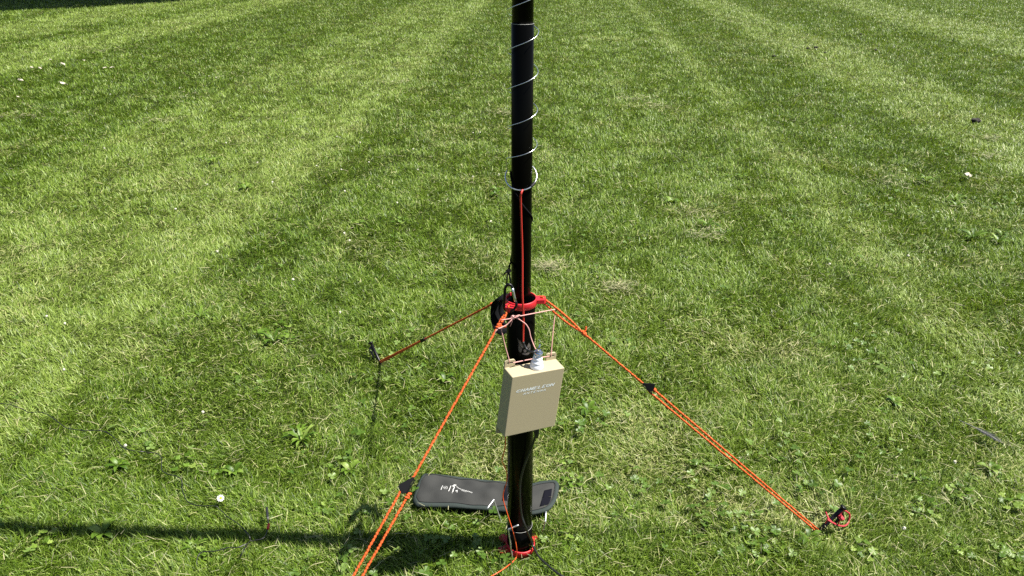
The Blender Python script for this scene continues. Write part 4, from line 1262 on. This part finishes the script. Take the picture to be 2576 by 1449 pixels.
def scrap_mesh(seed):
    rd = random.Random(seed); mb = MB()
    n_ = 9; ring = [(rd.uniform(.025, .05) * math.cos(2 * PI * i / n_) * 1.4, rd.uniform(.018, .035) * math.sin(2 * PI * i / n_), rd.uniform(.0, .022)) for i in range(n_)]
    vs = [(0, 0, .02)] + ring + [(0, 0, .016)] + [(a, b, c - .004) for a, b, c in ring]
    fs = [[0, i + 1, (i + 1) % n_ + 1] for i in range(n_)] + [[n_ + 1, n_ + 2 + (i + 1) % n_, n_ + 2 + i] for i in range(n_)] + [[i + 1, n_ + 2 + i, n_ + 2 + (i + 1) % n_, (i + 1) % n_ + 1] for i in range(n_)]
    mb.add(vs, fs); me = mb.mesh('scrap'); me.materials.append(M_scrap); return me
SM = [scrap_mesh(s) for s in range(4)]
for i, (px, py, s_) in enumerate([(82, 177, .9), (103, 179, .8), (160, 168, 1.0), (284, 178, 1.1), (265, 178, .8), (213, 158, .7), (54, 209, .9), (162, 220, 1.6), (130, 157, .7), (48, 252, .5)]):
    o = bpy.data.objects.new('pale_scrap', SM[i % 4]); COL.objects.link(o)
    g = G(px, py); o.location = (g.x, g.y, .03); o.rotation_euler = (random.uniform(-.4, .4), random.uniform(-.4, .4), random.uniform(-.5, .5)); o.scale = (s_ * .5, s_ * .5, s_ * .9)
    if s_ > 1.5: tag(o, 'largest pale torn scrap lying apart in front of the cluster of scraps', 'scrap')
    else: tag(o, 'small pale torn scrap among the cluster on the far lawn', 'scrap', 'pale scraps on the far lawn')
o = bpy.data.objects.new('white_leaf', SM[1].copy()); COL.objects.link(o)
g = G(2430, 455); o.location = (g.x, g.y, .035); o.scale = (.75, .75, 1); o.rotation_euler = (.3, 0, 1)
tag(o, 'single whitish curled leaf near the dandelion rosettes', 'leaf')
def clod_mesh(seed):
    rd = random.Random(seed); b2 = bmesh.new(); bmesh.ops.create_icosphere(b2, subdivisions=3, radius=.05)
    for v in b2.verts: v.co *= 1 + .28 * math.sin(v.co.x * 90 + seed) * math.cos(v.co.y * 80) + rd.uniform(-.1, .1); v.co.z *= .7
    me = bpy.data.meshes.new('clod'); b2.to_mesh(me); b2.free(); me.materials.append(M_clod)
    me.polygons.foreach_set('use_smooth', [True] * len(me.polygons)); return me
CM = [clod_mesh(s) for s in range(3)]
for i, (px, py, s_) in enumerate([(2453, 311, 1.0), (1946, 146, 1.0), (2031, 126, .8), (2051, 124, 1.0), (2074, 137, .7), (2201, 130, .8), (2164, 90, .8)]):
    o = bpy.data.objects.new('soil_clod', CM[i % 3]); COL.objects.link(o)
    g = G(px, py); o.location = (g.x, g.y, .025); s_ *= .75 if i == 0 else .55; o.scale = (s_ * 1.0, s_ * .8, s_ * .8); o.rotation_euler = (0, 0, i)
    if i == 0: tag(o, 'dark soil clod alone on the pale stripe, the nearest one', 'clod')
    else: tag(o, 'dark soil clod on the distant mown stripes', 'clod', 'soil clods on the distant lawn')

# ------------------------------------------------------------------ ground and the tree that shades the far corner
mb = MB()
mb.add([(-400, -60, 0), (400, -60, 0), (400, 600, 0), (-400, 600, 0)], [[0, 1, 2, 3]])
tag(mb.build('ground', M_ground, None, False), None, None, None, 'structure')

tx, ty = -9.0, 21.0
tree = thing('tree', (tx, ty, 0), 'broad leafy tree shading the far corner of the lawn', 'tree')
M_bark = mat('bark', (0.10, 0.075, 0.05), .9); bump(M_bark, 30, 1, .02)
mb = MB()
top = Vector((tx + .2, ty, 4.2))
mb.tube(smooth_path([(tx, ty, -.1), (tx + .05, ty, 1.5), (tx, ty + .1, 3), top], 6), [.34 - .008 * i for i in range(19)], 14)
rd = random.Random(3)
limbs = []
for i in range(14):
    a = i * 2.4; e = top + Vector((math.cos(a) * rd.uniform(2, 4), math.sin(a) * rd.uniform(2, 4), rd.uniform(.8, 3.6)))
    s0 = Vector((tx, ty, rd.uniform(2.6, 4.1)))
    pth = smooth_path([s0, s0.lerp(e, .5) + Vector((0, 0, .4)), e], 6)
    mb.tube(pth, [.12 * (1 - .8 * j / 12) for j in range(13)], 8); limbs.append(pth)
mb.build('trunk', M_bark, tree)
nl = 42000
u = RNG.normal(size=(nl, 3)); u /= np.linalg.norm(u, axis=1)[:, None]
rad = RNG.random(nl) ** .45
ctr = np.array([tx + .0, ty, 6.6])
P = ctr + u * rad[:, None] * np.array([5.0, 5.0, 3.2])
cl = vnoise(P[:, 0] + P[:, 2] * .7, P[:, 1] - P[:, 2] * .6, 1.3, 71, 2)
P = P[cl > .33]; nl = len(P)
q1 = RNG.normal(size=(nl, 3)); q1 /= np.linalg.norm(q1, axis=1)[:, None]
q2 = RNG.normal(size=(nl, 3)); q2 -= q1 * (q1 * q2).sum(1)[:, None]; q2 /= np.linalg.norm(q2, axis=1)[:, None]
sz = RNG.uniform(.12, .24, nl)[:, None]
V = np.stack([P - q1 * sz, P - q2 * sz * .5, P + q1 * sz, P + q2 * sz * .5], 1).reshape(-1, 3)
me = bpy.data.meshes.new('crown')
me.from_pydata(V.tolist(), [], np.arange(nl * 4).reshape(-1, 4).tolist())
a = me.attributes.new('tone', 'FLOAT', 'FACE'); a.data.foreach_set('value', RNG.random(nl).astype(np.float32))
link('crown', me, M_weed, tree, False)
